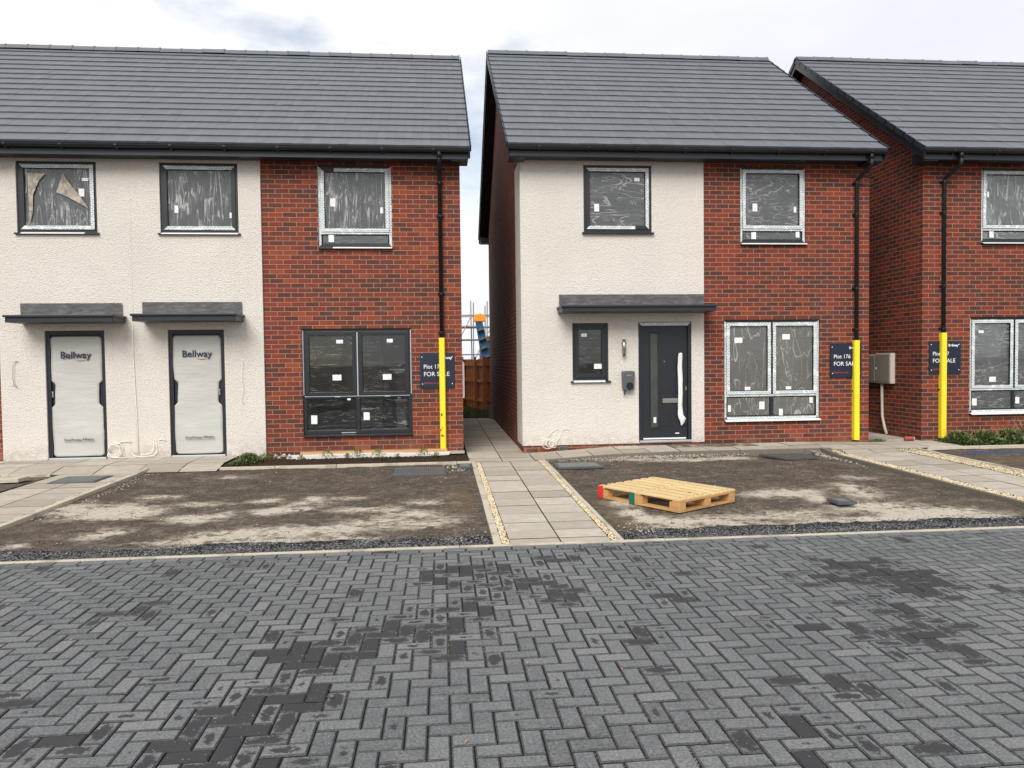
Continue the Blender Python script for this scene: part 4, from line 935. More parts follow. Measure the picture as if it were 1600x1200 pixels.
def open_door(par, r):
    x0, x1, z0, z1 = r; y = .005
    m = MB(); m.box(x0, y, z0, x0+.06, y+.09, z1); m.box(x1-.06, y, z0, x1, y+.09, z1); m.box(x0+.06, y+.001, z1-.065, x1-.06, y+.09, z1)
    xa, xb, za, zb = x0+.062, x1-.062, z0+.04, z1-.067; w_ = xb-xa
    yl = y+.032      # leaf face, grooves between the planks on the right
    gx0, gx1 = xa+w_*.175, xa+w_*.385; gz0, gz1 = za+.20, zb-.115
    m.box(xa, yl, za, gx0, yl+.04, zb); m.box(gx0, yl, za, gx1, yl+.04, gz0); m.box(gx0, yl, gz1, gx1, yl+.04, zb)
    gr = [za, .445+z0-.165, .62+z0-.165+.03, .80+z0-.165+.06, .98+z0-.165+.09, 1.3+z0, zb]
    gr = [za]+[z0+t for t in (.26, .46, .66, .84, .88)]+[zb]
    for a, b in zip(gr, gr[1:]): m.box(gx1, yl-.0, a+.003, xb, yl+.04, b-.003)
    m.box(gx1, yl+.006, za, xb, yl+.04, zb)
    d = m.build('door', MAT['door'], par, bevel=.003); d['label'] = 'dark front door with a long narrow pane and a bar handle wrapped in white'
    m = MB(); frame_ring(m, gx0, gx1, gz0, gz1, .02, yl-.008, yl+.02); m.build('glazing_bead', MAT['anth'], d, bevel=.003)
    m = MB(); m.box(gx0+.018, yl+.01, gz0+.018, gx1-.018, yl+.016, gz1-.018); m.build('pane', paint('obscure_glass', (.055, .062, .055), .22, var=.35, nsc=5), d)
    m = MB(); m.box(gx0+.07, yl-.0, gz0+.09, gx0+.118, yl+.004, gz0+.19); m.build('sticker', MAT['white'], d)
    m = MB(); m.box(gx1+.055, yl-.022, z0+.675, gx1+.36, yl-.002, z0+.755); m.box(gx1+.065, yl-.026, z0+.69, gx1+.35, yl-.021, z0+.735); m.build('letter_plate', MAT['steel'], d, bevel=.005)
    m = MB(); m.tube([(gx1+.095, yl-.006, z0+1.40), (gx1+.095, yl+.004, z0+1.40)], .011, 12); m.build('spyhole', MAT['steel'], d)
    m = MB(); m.box(x1-.10, yl-.014, z0+.89, x1-.078, yl, z0+.955); m.build('lock', MAT['steel'], d, bevel=.004)
    # wrapped bar handle: crumpled plastic sleeve, wider at the bottom
    hx = xb-.145; m = MB(); zs = [z0+.285, z0+.34, z0+.40, z0+.47, z0+.62, z0+.85, z0+1.1, z0+1.3, z0+1.48, z0+1.535, z0+1.55]
    vs = []; n = 10; wdt = [.010, .036, .060, .046, .036, .039, .037, .040, .036, .034, .008]; sh = [.020, .032, .034, .010, -.006, -.002, .004, 0, -.003, .004, .010]
    for k, z in enumerate(zs):
        for q in range(n):
            an = 2*pi*q/n; rr = wdt[k]*(1+.2*sin(3*an+k*1.7)); vs.append((hx+sh[k]+rr*cos(an), yl-.055+rr*.45*sin(an), z))
    m.add(vs, [(k*n+q, k*n+(q+1) % n, (k+1)*n+(q+1) % n, (k+1)*n+q) for k in range(len(zs)-1) for q in range(n)]+[tuple(range(n))[::-1], tuple((len(zs)-1)*n+q for q in range(n))])
    hd = m.build('handle', MAT['white'], d)
    m = MB(); m.box(hx-.01, yl-.05, z0+.5, hx+.01, yl, z0+.53); m.box(hx-.01, yl-.05, z0+1.3, hx+.01, yl, z0+1.33); m.build('handle_mount', MAT['steel'], hd)
    m = MB(); m.box(x0+.01, y-.05, z0, x1-.01, y+.08, z0+.032); m.build('threshold', MAT['silver'], d, bevel=.003)
    m = MB(); member(m, (x0+.01, x1-.01, z0, z1-.012), 'T', .055, y-.004, y-.0005, 0, 1, .001); m.build('frame_tape', MAT['tape'], d)
    m = MB(); m.box(x0+.09, yl-.002, za+.005, x1-.09, yl-.0005, za+.028); m.box(xb-.22, yl-.002, za+.095, xb-.15, yl-.0008, za+.112); m.build('dust_marks', MAT['whitewire'], d)
    return d
open_door(H2, D2)

# ---- house on the right --------------------------------------------------
DZ3 = .11; XA3, XJ3, XB3 = 8.600, 11.63, 14.85
H3 = thing('detached_house', 'house cut off by the right edge, with two meter boxes on its side wall', 'house', ((XA3+XB3)/2, 4.35, 0))
W3 = dict(E=(9.715, 10.92, 3.61, 4.975), G=(9.515, 11.26, .53, 2.30))
m3 = lambda r: (XA3+XB2-r[1], XA3+XB2-r[0], r[2]+.035, r[3]+.035)
D3 = m3(D2); W3['D'] = m3(W2['D']); W3['S'] = m3(W2['S'])
mb = MB(); grid_wall(mb, XA3+.301, XJ3, -.1, 5.1, [W3['E'], W3['G']], 0, .30); gable(mb, XA3, XA3+.30, DZ3); gable(mb, XB3-.30, XB3, DZ3)
mb.box(XA3+.301, 8.4, -.1, XB3-.301, 8.699, 5.0+DZ3); mb.build('wall', MAT['brickb'], H3, u0=XA3, v0=.02)
mb = MB(); grid_wall(mb, XJ3+.001, XB3-.301, .15, 5.1, [W3['D'], W3['S'], D3], -.012, .31); mb.build('render_panel', MAT[CR], H3)
interior(H3, XA3, XB3, DZ3).build('interior', MAT['plaster'], H3)
roof(H3, 8.37, XB3+.2, DZ3, 51, (-1, 1)); eaves(H3, 8.37, XB3+.2, DZ3, XA3, XB3)
downpipe(H3, 8.965, DZ3, .12, 2.02, .075, foot=.12)
window(H3, *W3['E'], y=.035, zt=3.61+.27, tapes='T B L R', tape_o='L R', film='film_v', filmlow='film_h', lower_tape='M', stickers=((.13, .66, .04, .10), (.19, .14, .085, .13)), silltape=(0, 1), sillx=0)
window(H3, *W3['G'], y=.035, cols=2, zt=.53+.46, tapes='T B L R', tape_o='L R', film='film_h', lower_tape='M W', stickers=((.14, .85, .10, .05), (.27, .36, .13, .095), (.07, .13, .09, .13), (.55, .14, .08, .12)), silltape=(0, 1), sillx=0)
window(H3, *W3['D'], y=.005, tapes='T R B', film='film_h', silltape=None); window(H3, *W3['S'], y=.02, film='film_t', silltape=None)
canopy(H3, m3((1.965, 4.62, 0, 0))[0], m3((1.965, 4.62, 0, 0))[1], XJ3+.005, m3((2.01, 4.5, 0, 0))[1], 2.44, 2.55, yw=-.012); open_door(H3, D3)

# ---------------------------------------------------------------- signs
def sign(x0, x1, z0, z1, num, label, yf=-.028):
    t = thing('sale_sign', label, 'sign', ((x0+x1)/2, -.02, z0), 'plot signs screwed to the brick fronts')
    m = MB(); m.box(x0, -.026, z0, x1, -.002, z1); m.build('board', MAT['navy'], t, bevel=.002)
    w_, h = x1-x0, z1-z0
    m = MB()
    for fx, fz in ((.055, .89), (.935, .89), (.065, .12), (.935, .12)):
        X, Z = x0+fx*w_, z0+fz*h; m.tube([(X, -.031, Z), (X, -.0262, Z)], .009, 8); m.cut()
    m.build_each('screw', MAT['wtext'], t)
    txt('Plot '+num, .096, x0+.10*w_, yf, z0+.56*h, MAT['wtext'], t, sx=.97, off=.0)
    o = txt('FOR SALE', .102, x0+.10*w_, yf, z0+.345*h, MAT['wtext'], t, sx=1.0, off=0)
    txt('Bellway', .062, x0+.60*w_, yf, z0+.83*h, MAT['wtext'], t, off=.0018); txt('bellway.co.uk', .050, x0+.11*w_, yf, z0+.12*h, MAT['rtext'], t)
    return t
sign(-.366, .210, 1.165, 1.755, '175', 'navy for sale board on the joined houses, behind the yellow guard with chipped paint')
sign(6.86, 7.44, 1.245, 1.85, '176', 'navy for sale board right of the large window of the middle house')
sign(8.72, 9.32, 1.28, 1.875, '177', 'navy for sale board on the brick corner of the right-hand house')

# ---------------------------------------------------------------- wall fittings
t = thing('wall_light', 'slim steel up and down light on the cream wall beside the dark door', 'wall light', (3.122, -.012, 1.68))
mb = MB(); mb.tube([(3.122, -.075, 1.70), (3.122, -.075, 1.955)], .030, 16); mb.build('lamp_body', MAT['steel'], t, smooth=True)
mb = MB(); mb.box(3.095, -.05, 1.76, 3.149, -.0125, 1.90); mb.build('bracket', MAT['steel'], t, bevel=.004)
mb = MB(); mb.tube([(3.122, -.075, 1.665), (3.122, -.075, 1.70)], .024, 12); mb.build('lamp_glass', MAT['iron'], t)
t = thing('car_charger', 'grey rounded car charger with a dark round socket on the cream wall', 'car charger', (3.19, -.012, 1.06))
mb = MB(); prof = []
for (cx_, cz_, a0) in ((.075, .13, 0), (-.075, .13, 90), (-.065, -.14, 180), (.065, -.14, 270)):
    for k in range(6):
        an = radians(a0+18*k); prof.append((3.19+cx_+.032*cos(an), 1.25+cz_+.032*sin(an)))
mb.prism(prof, 'Y', -.13, -.0125); mb.build('charger_case', MAT['evg'], t, bevel=.014)
mb = MB(); mb.tube([(3.205, -.134, 1.155), (3.205, -.1305, 1.155)], .062, 24); mb.tube([(3.205, -.142, 1.155), (3.205, -.134, 1.155)], .052, 24, rads=[.046, .052]); mb.build('socket', MAT['evd'], t)
mb = MB(); mb.box(3.15, -.1325, 1.335, 3.24, -.1303, 1.342); mb.build('status_light', MAT['silver'], t)
mb = MB(); mb.tube([(3.14, -.06, 1.09), (3.135, -.065, 1.04), (3.12, -.07, 1.0)], .011, 8); mb.build('cable_tail', MAT['pipe'], t)

def meter(y0, y1, z0, z1, label, grp, d=.20):
    # on the side wall of the right-hand house, door faces the street gap (-X)
    X = XA3
    t = thing('meter_box', label, 'meter box', (X-d/2, (y0+y1)/2, z0), grp)
    m = MB(); m.box(X-d, y0, z0, X-.001, y1, z1); b = m.build('box_body', MAT['meter'], t, bevel=.006)
    m = MB(); m.box(X-d-.012, y0+.025, z0+.03, X-d-.0005, y1-.025, z1-.025); dd = m.build('box_door', MAT['meterd'], t, bevel=.004)
    m = MB(); m.box(X-d-.02, y1-.06, (z0+z1)/2-.02, X-d-.0125, y1-.04, (z0+z1)/2+.02); m.build('latch', MAT['whitewire'], dd)
    return t
meter(.80, 1.30, 1.085, 1.67, 'nearer beige meter box with a shaded door, standing proud of the side wall', None, .095)
meter(1.31, 1.86, 1.09, 1.645, 'further grey-brown meter box, half hidden by the brick corner of the middle house', None, .085)
t = thing('conduit', 'pale grey hockey-stick duct running from the meter box down to the slabs', 'pipe', (8.3, 1.0, .1))
mb = MB(); mb.tube([(8.56, 1.16, 1.088), (8.56, 1.16, .75), (8.56, 1.15, .45), (8.56, 1.08, .25), (8.56, 1.0, .10)], .027, 10); mb.build('duct', MAT['meter'], t, smooth=True)
t = thing('meter_box', 'thin pale edge of a meter box on the joined houses’ alley side', 'meter box', (.36, .3, .95))
mb = MB(); mb.box(.346, .10, .98, .375, .50, 1.60); mb.build('box_body', MAT['whitewire'], t, bevel=.004); mb = MB(); mb.box(.3755, .13, 1.01, .381, .47, 1.57); mb.build('box_door', MAT['whitewire'], t)

def cable(name, strands, label, r, mat, cat='cable', parent=None, group=None):
    m = MB()
    for s_ in strands: m.tube(s_, r, 6)
    o = m.build(name, mat, None, smooth=True); tag(o, label, cat, group)
    c = strands[0][0]; place(o, c[0], c[1], min(p[2] for s_ in strands for p in s_)); return o
def spiral(cx_, cz_, r0, turns, y, seed):
    rnd = random.Random(seed); out = []
    n = int(turns*14)
    for k in range(n): 
        a = 2*pi*k/14; rr = r0*(1+.25*sin(a*.37+seed)); out.append((cx_+rr*cos(a)+.02*sin(a*.5), y-.02-.03*(k/n)+.008*rnd.random(), cz_+rr*.95*sin(a)))
    return out
xs_ = -4.975
cable('white_cable', [spiral(-5.30, .235, .105, 2.6, -.05, 1), [(-5.26, -.04, .33), (-5.2, -.05, .37), (-5.1, -.05, .38), (-5.05, -.045, .36)], [(-5.4, -.05, .25), (-5.42, -.06, .14), (-5.33, -.08, .12), (-5.1, -.08, .11)]], 'coil of white cable on the cream wall right of the left covered door', .0062, MAT['whitewire'])
cable('white_cable', [[(-4.72, -.04, .36), (-4.66, -.05, .32), (-4.64, -.05, .2), (-4.70, -.06, .14), (-4.85, -.07, .12), (-4.98, -.07, .13), (-5.05, -.05, .18)], [(-4.70, -.04, .37), (-4.69, -.05, .25), (-4.75, -.06, .17), (-4.9, -.06, .15)], [(-4.62, -.04, .39), (-4.55, -.05, .40), (-4.5, -.04, .37)]], 'loose loop of white cable against the cream wall left of the right covered door', .0062, MAT['whitewire'])
cable('white_cable', [[(x_ , -.04, z_) for x_, z_ in ((-4.985, 2.28), (-4.98, 1.8), (-4.965, 1.2), (-4.95, .7), (-4.94, .15))]], 'straight white cable running down the cream wall between the covered doors', .006, MAT['whitewire'])
cable('white_cable', [spiral(1.80, .185, .075, 3.2, -.03, 4), spiral(1.87, .18, .06, 2.2, -.04, 7), [(1.78, -.02, .26), (1.86, -.03, .38), (1.93, -.02, .42), (1.98, -.02, .41)], [(1.9, -.03, .15), (1.99, -.03, .27), (2.02, -.02, .36)], [(2.05, -.02, .40), (2.12, -.02, .43), (2.16, -.015, .40)]], 'tangle of white cable at the foot of the cream wall of the middle house', .0058, MAT['whitewire'])
cable('loose_wire', [[(-6.79, -.045, 1.70), (-6.82, -.06, 1.62), (-6.83, -.06, 1.42), (-6.81, -.06, 1.32), (-6.77, -.05, 1.27)], [(-6.79, -.045, 1.70), (-6.75, -.05, 1.69)], [(-6.82, -.06, 1.33), (-6.84, -.06, 1.3)]], 'short grey wire poking out of the cream wall left of the left covered door', .0045, MAT['scaff'])
cable('loose_wire', [[(-3.27, -.045, 1.68), (-3.26, -.06, 1.6), (-3.28, -.06, 1.4), (-3.26, -.06, 1.2), (-3.30, -.06, 1.02), (-3.25, -.05, .96)]], 'thin pale wire hanging on the cream wall right of the right covered door', .004, MAT['whitewire'])

# ---------------------------------------------------------------- bed in front of the joined houses
mb = MB(); n, k_ = 70, 14; vs = []
for j in range(k_+1):
    for i in range(n+1):
        x, y = lerp(-3.34, .40, i/n), lerp(-1.08, -.02, j/k_)
        if y < -1.0: z = .045
        else: z = .05+.03*ease(-1.0, -.75, y)*(1-ease(-.6, -.3, y))-.03*ease(-.5, -.2, y)+.012*fbm(x*5, y*5)+.01*fbm(x*20, y*20)
        xx = x-(.0 if x > -3 else .0); vs.append((xx, y, z))
mb.add(vs, [(j*(n+1)+i, j*(n+1)+i+1, (j+1)*(n+1)+i+1, (j+1)*(n+1)+i) for j in range(k_) for i in range(n)])
struct(mb.build('planting_bed_soil', MAT['soil'], smooth=True))
mb = MB(); mb.prism([(-2.5, .02), (-.9, .02), (.1, .05), (.12, .10), (-.3, .095), (-1.2, .11), (-2.52, .10), (-2.56, .06)], 'Y', -.22, -.12); o = mb.build('membrane_strip', MAT['whiteboard'], bevel=.006); tag(o, 'torn white plastic strip along the brick wall foot behind the soil bed', 'plastic strip'); place(o, -1.2, -.17, .03)
mb = MB(); mb.box(-2.35, -.118, .06, .07, -.09, .145); o = mb.build('timber_board', MAT['board']); tag(o, 'long thin orange-brown board against the foot of the brick wall', 'board'); place(o, -1.1, -.1, .06)
mb = MB()
for (x, y, z, a) in ((-2.6, -.2, .13, .055), (-2.72, -.22, .12, .05), (-2.5, -.23, .12, .045), (-2.66, -.26, .10, .04)): mb.stone(x, y, z-.03, a, .8, .9)
o = mb.build('mortar_lump', MAT['wst']); tag(o, 'pale lumps of dried mortar at the left end of the soil bed', 'rubble'); place(o, -2.6, -.2, .08)
mb = MB(); mb.box(.05, -.09, .055, .36, -.001, .095); o = mb.build('footing_edge', MAT['kerb']); tag(o, 'pale mortar ledge at the foot of the brick corner by the alley', 'ledge'); place(o, .2, -.05, .055)

mb = MB()
for _ in range(900):
    x, y = U_(-3.2, .35), -.2-abs(random.gauss(.35, .25)); 
    if y < -1.05: continue
    mb.stone(x, y, .045+.03*ease(-1.0, -.75, y)*(1-ease(-.6, -.3, y))-.03*ease(-.5, -.2, y), U_(.006, .028), random.random(), .8)
tag(mb.build('soil_clods', MAT['soil']), None, None, kind='stuff')
def leafblade(m, x, y, z, L_, wd, az_, tilt, r):
    d = Vector((cos(az_)*cos(tilt), sin(az_)*cos(tilt), sin(tilt))); s_ = Vector((-sin(az_), cos(az_), 0)); p = Vector((x, y, z)); e = d*L_
    mid_ = p+e*.5+Vector((0, 0, L_*.06)); 
    m.add([p, mid_+s_*wd/2, p+e, mid_-s_*wd/2], [(0, 1, 2, 3)], r)
def shrub(m, cx_, cy_, cz_, rx, ry, rz, n, l0=.03, l1=.06, rr=None):
    for _ in range(n):
        a, h = U_(0, 2*pi), random.random(); q = sqrt(random.random())
        k = 1-h*.75
        x, y, z = cx_+rx*q*k*cos(a), cy_+ry*q*k*sin(a), cz_+rz*h
        leafblade(m, x, y, z, U_(l0, l1), U_(l0, l1)*.42, U_(0, 2*pi), U_(-.3, 1.1), min(1, max(0, .25+h*.45+random.gauss(0, .2))))
def stems(m, cx_, cy_, cz_, n, h, spread, r=.0022):
    for _ in range(n):
        a = U_(0, 2*pi); q = U_(0, spread); p0 = (cx_+q*.4*cos(a), cy_+q*.4*sin(a), cz_-.01); hh = h*U_(.6, 1)
        m.tube([p0, (cx_+q*.8*cos(a), cy_+q*.8*sin(a), cz_+hh*.55), (cx_+q*1.1*cos(a), cy_+q*1.1*sin(a), cz_+hh)], r, 4, cap=False)
t = thing('low_shrub', 'leafy green low shrub at the left end of the soil bed', 'shrub', (-3.02, -.85, .06))
mb = MB(); shrub(mb, -3.02, -.72, .05, .30, .28, .15, 1500, .025, .055); shrub(mb, -2.80, -.45, .06, .3, .2, .10, 500, .02, .045); shrub(mb, -3.15, -.9, .045, .2, .12, .07, 500, .02, .04); mb.build('foliage', MAT['leaf'], t)
mb = MB(); stems(mb, -3.0, -.72, .05, 22, .14, .24); mb.build('stem', MAT['board'], t)
weeds = [(-1.86, -.46, .14), (-1.52, -.62, .08), (-1.38, -.40, .12), (-1.05, -.52, .13), (-.72, -.75, .07), (-.33, -.55, .15), (-.12, -.72, .08), (-2.25, -.6, .07), (-.95, -.88, .05)]
wl = ['small weed left of centre, largest clump before the white strip', 'low weed under the left part of the large window', 'upright weed before the white strip, under the middle of the large window', 'bushy weed under the right part of the large window', 'flat weed below the right corner of the large window', 'taller weed just left of the yellow pipe guard in the soil bed', 'small weed at the foot of the yellow pipe guard, in the soil bed', 'tiny weed near the mortar lumps', 'tiny sprout at the front kerb of the soil bed']
for (x, y, h), lb in zip(weeds, wl):
    t = thing('weed', lb, 'weed', (x, y, .06), 'weeds in the soil bed')
    m = MB(); shrub(m, x, y, .075, h*1.15, h*.7, h, int(900*h+30), .02, .05); m.build('foliage', MAT['leaf'], t)
    m = MB(); stems(m, x, y, .07, 7, h, h*.7, .0016); m.build('stem', MAT['leaf'], t)
# planted bed of the right-hand house
mb = MB(); vs = []; n, k_ = 60, 10
for j in range(k_+1):
    for i in range(n+1):
        x, y = lerp(8.76, 13.5, i/n), lerp(-1.0, -.02, j/k_); vs.append((x, y, .075+.02*fbm(x*6, y*6)))
mb.add(vs, [(j*(n+1)+i, j*(n+1)+i+1, (j+1)*(n+1)+i+1, (j+1)*(n+1)+i) for j in range(k_) for i in range(n)]); struct(mb.build('planting_bed_soil', MAT['soil'], smooth=True))
x = 8.95; k = 0
shl = ['low green shrub growing round the foot of the right-hand yellow guard', 'low green shrub one place right of the right-hand yellow guard', 'leafy shrub below the left edge of the right-hand large window', 'taller leafy shrub at the right edge of the picture', 'green shrub beyond the right edge under the large window', 'green shrub beyond the right edge beside the cream wall']
for (x, h, rx) in ((8.95, .21, .30), (9.42, .21, .34), (9.9, .23, .34), (10.4, .36, .36), (10.95, .3, .36), (11.5, .28, .36)):
    t = thing('low_shrub', shl[k], 'shrub', (x, -.5, .08), 'shrubs in the bed of the right-hand house'); k += 1
    m = MB(); shrub(m, x, -.48, .06, rx, .44, h, 3000, .03, .06); shrub(m, x+.1, -.75, .06, rx, .2, h*.5, 900, .025, .05); m.build('foliage', MAT['leaf'], t)
    m = MB(); stems(m, x, -.45, .06, 26, h*1.25, rx*.9); m.build('stem', MAT['board'], t)
mb = MB()
for _ in range(420):
    x, y = random.gauss(7.72, .07), random.gauss(-.06, .06); leafblade(mb, x, y, .085, U_(.03, .09), .005, U_(0, 6.28), U_(.5, 1.4), random.random())
o = tag(mb.build('grass', MAT['grass']), None, None, kind='stuff')
mb = MB()
for _ in range(9000):
    x, y = U_(-2.5, 2.6), U_(8.0, 12.3); leafblade(mb, x, y, .04, U_(.06, .2), .012, U_(0, 6.28), U_(.5, 1.4), random.random())
for _ in range(500):
    x, y = U_(4.65, 7.55), -.03-abs(random.gauss(0, .02)); leafblade(mb, x, y, zf(x, y)-.01, U_(.01, .035), .008, U_(0, 6.28), U_(.2, 1.4), random.random())
tag(mb.build('grass', MAT['grass']), None, None, kind='stuff')
under('lawn', -3, 3, 8.0, 14, 'soil', .0)

# ---------------------------------------------------------------- pallet
t = thing('pallet', 'new pine pallet with red and green painted blocks lying on the bare dusty bay', 'pallet', (0, 0, 0))
LX, LY = 1.2, .95
mb = MB(); wd = .088
for k in range(7):
    y0 = k*(LY-wd)/6; mb.box(0+random.uniform(-.003, .003), y0, .124, LX+random.uniform(-.003, .003), y0+wd+random.uniform(-.004, .006), .144, random.random()*.5); mb.cut()
mb.build_each('deck_board', MAT['pine'], t, bevel=.002)
mb = MB()
for x in (0, LX/2-.05, LX-.1): mb.box(x, .001, .1025, x+.1, LY-.001, .1235, random.random()); mb.cut()
for y in (.002, LY/2-.05, LY-.1): mb.box(.003, y, .0, LX-.003, y+.1, .020, random.random()); mb.cut()
for x in (.004, LX-.104):
    for (ya, yb) in ((.103, LY/2-.051), (LY/2+.051, LY-.101)): mb.box(x, ya, .0, x+.1, yb, .0195, random.random()); mb.cut()
mb.build_each('bearer_board', MAT['pined'], t, bevel=.002)
for i, x in enumerate((.001, LX/2-.07, LX-.141)):
    for j, y in enumerate((.003, LY/2-.05, LY-.103)):
        mb = MB(); col = 'pined'
        if i == 1 and j == 0:
            mb.box(x, y, .0205, x+.14, y+.1, .102); mb.build('block', MAT['pined'], t, bevel=.003)
            mb = MB(); mb.box(x-.045, y-.006, .0, x+.035, y+.0, .13); o = mb.build('paint_patch', MAT['green'], t, bevel=.002); o['label'] = 'green painted patch by the middle block'; continue
        mb.box(x, y, .0205, x+.14, y+.1, .102); mb.build('block', MAT['pined'], t, bevel=.003)
mb = MB(); mb.box(-.006, -.005, .001, -.001, .102, .144); mb.box(-.005, -.006, .001, .075, .002, .143); o = mb.build('paint_patch', MAT['red'], t, bevel=.002); o['label'] = 'red painted corner block'
mb = MB(); 
for k in range(4): mb.box(LX-.11+.024*k, -.0, .045, LX-.095+.024*k, .0025, .052); mb.box(LX-.108+.022*k, .0, .06, LX-.1+.022*k, .0025, .08)
o = mb.build('stamp_mark', MAT['board'], t)
mb = MB()
for k in range(7):
    for x in (.05, LX/2, LX-.05):
        for dy in (.02, .065): mb.tube([(x+U_(-.02, .02), k*(LY-wd)/6+dy, .1438), (x+U_(-.02, .02), k*(LY-wd)/6+dy, .1452)], .004, 6)
mb.build('nail_heads', MAT['iron'], t)['kind'] = 'stuff'
t.location = (1.80, -4.13, zf(2.4, -4.5)-.005); t.rotation_euler = (0, 0, radians(-57.5))

# ---------------------------------------------------------------- covers, mat and odds and ends on the ground
def cover(name, x0, x1, y0, y1, z, label, cat, mat, ribs=12, rot=0., frame=True, th=.012, cross=True):
    t = thing(name, label, cat, ((x0+x1)/2, (y0+y1)/2, z)); cx_, cy_ = (x0+x1)/2, (y0+y1)/2
    m = MB(); m.box(x0, y0, z-.03, x1, y1, z); m.build('cover_plate', MAT[mat], t, bevel=.002)
    m = MB()
    for k in range(ribs):
        a = lerp(x0+.03, x1-.03, k/(ribs-1)); m.box(a-.006, y0+.03, z, a+.006, y1-.03, z+.010)
    if cross:
        for k in range(ribs): b = lerp(y0+.035, y1-.035, k/(ribs-1)); m.box(x0+.03, b-.005, z+.0003, x1-.03, b+.005, z+.0096)
    m.build('tread_ribs', MAT['ribs'], t)
    if frame: m = MB(); frame2(m, x0, x1, y0, y1, z); m.build('cover_frame', MAT['galv'], t, bevel=.002)
    t.rotation_euler = (0, 0, rot); return t
def frame2(m, x0, x1, y0, y1, z, w_=.018):
    m.box(x0-w_, y0-w_, z-.02, x1+w_, y0, z+.006); m.box(x0-w_, y1, z-.02, x1+w_, y1+w_, z+.006); m.box(x0-w_, y0, z-.02, x0, y1, z+.006); m.box(x1, y0, z-.02, x1+w_, y1, z+.006)
cover('manhole_cover', -5.30, -4.72, -2.12, -1.58, .037, 'dark metal inspection cover set in the slab path of the joined houses', 'manhole cover', 'iron', rot=0.0)
cover('drain_grate', -.72, .02, -2.20, -1.55, .036, 'ribbed grey rectangular cover in the dirt below the yellow guard of the joined houses', 'drain cover', 'galv', ribs=26, cross=False, rot=.02)
cover('drain_cover', 1.67, 2.31, -2.0, -1.54, .050, 'raised dark chequered cover in the dirt right of the middle path', 'drain cover', 'galv', ribs=20, rot=.0)
cover('drain_cover', .22, .42, -1.62, -1.24, .036, 'small dark cover in the dirt corner beside the middle path', 'drain cover', 'iron', ribs=8)
cover('stop_valve_lid', 4.24, 4.42, -5.04, -4.82, .042, 'small square black lid standing proud of the dusty bay', 'valve lid', 'iron', ribs=9, rot=-.05)
mb = MB(); vs = [(4.86, -1.28), (5.22, -1.90), (5.9, -1.84), (5.86, -1.25)]; vs = [(5.04, -1.16), (5.10, -1.30), (5.22, -1.66), (5.40, -1.72), (5.78, -1.66), (5.76, -1.18)]
mb.prism(vs, 'Z', .035, .068); o = mb.build('rubber_mat', MAT['rubber'], bevel=.004); tag(o, 'thick grey-green mat lying before the kerb under the large window of the middle house', 'mat'); place(o, 5.4, -1.5, .03)
mb = MB(); mb.prism([(-6.6, -2.05), (-5.78, -1.95), (-5.75, -1.72), (-6.6, -1.78)], 'Z', .03, .085); o = mb.build('concrete_slab_offcut', MAT['kerb'], bevel=.006); tag(o, 'grey slab offcut lying in the dirt at the left edge of the picture', 'slab'); place(o, -6.1, -1.9, .03)
t = thing('drinks_can', 'crushed red can with a white end lying at the brick corner of the right-hand house', 'can', (8.33, -.07, .10))
mb = MB(); mb.tube([(8.23, -.06, .135), (8.38, -.10, .135)], .04, 14); mb.build('can_body', paint('dull_red_tin', (.30, .04, .035), .45), t, smooth=False)
mb = MB(); mb.tube([(8.382, -.1005, .135), (8.388, -.102, .135)], .032, 14); mb.build('can_end', MAT['white'], t); mb = MB(); mb.tube([(8.389, -.1025, .135), (8.392, -.103, .135)], .014, 10); mb.build('can_opening', MAT['pipe'], t)
t = thing('air_brick', 'small grey plastic vent in the brick plinth of the middle house', 'vent', (2.06, -.0, .06)); mb = MB(); mb.box(1.99, -.02, .05, 2.14, .02, .125); mb.build('vent_body', MAT['block'], t); mb = MB(); [mb.box(2.0+.02*k, -.023, .06, 2.01+.02*k, -.0205, .115) for k in range(7)]; mb.build('vent_slots', MAT['pipe'], t)
# fallen leaves on the paving
LV = [(-2.63, -6.46), (-.55, -9.05), (.35, -7.85), (1.64, -6.94), (2.7, -8.5), (2.31, -8.75), (.43, -8.76), (.91, -8.9), (.08, -9.55), (-2.2, -8.1), (2.62, -8.44)]
ll = ['orange leaf at the far left of the paving, near the pale edging', 'orange leaf on the dark wet blocks at lower left', 'thin orange leaf in a joint near the middle of the paving', 'tiny leaf on the paving before the end of the path', 'orange leaf among dark blocks on the right of the paving', 'second orange leaf lower down on the right of the paving', 'thin orange leaf in the lower middle of the paving', 'pale crumb-like leaf in the lower middle of the paving', 'reddish leaf in a joint at the bottom of the picture', 'small leaf on the left of the paving', 'curled orange leaf beside the dark blocks on the right']
for (x, y), lb in zip(LV, ll):
    m = MB(); a = U_(0, 3.1); L_ = U_(.014, .03); ca, sa = cos(a), sin(a); n = 6; vs = []
    for k in range(n+1):
        u = k/n; wd_ = .006*sin(pi*u)+.0008
        for sgn in (-1, 0, 1): X, Y = (u-.5)*L_, sgn*wd_; vs.append((x+X*ca-Y*sa, y+X*sa+Y*ca, .003+.004*abs(sgn)*sin(pi*u)+.004*u))
    m.add(vs, [(k*3+j, k*3+j+1, k*3+j+4, k*3+j+3) for k in range(n) for j in (0, 1)], random.random())
    o = m.build('leaf', MAT['dry']); tag(o, lb, 'leaf', 'fallen leaves on the paving'); place(o, x, y, .002)

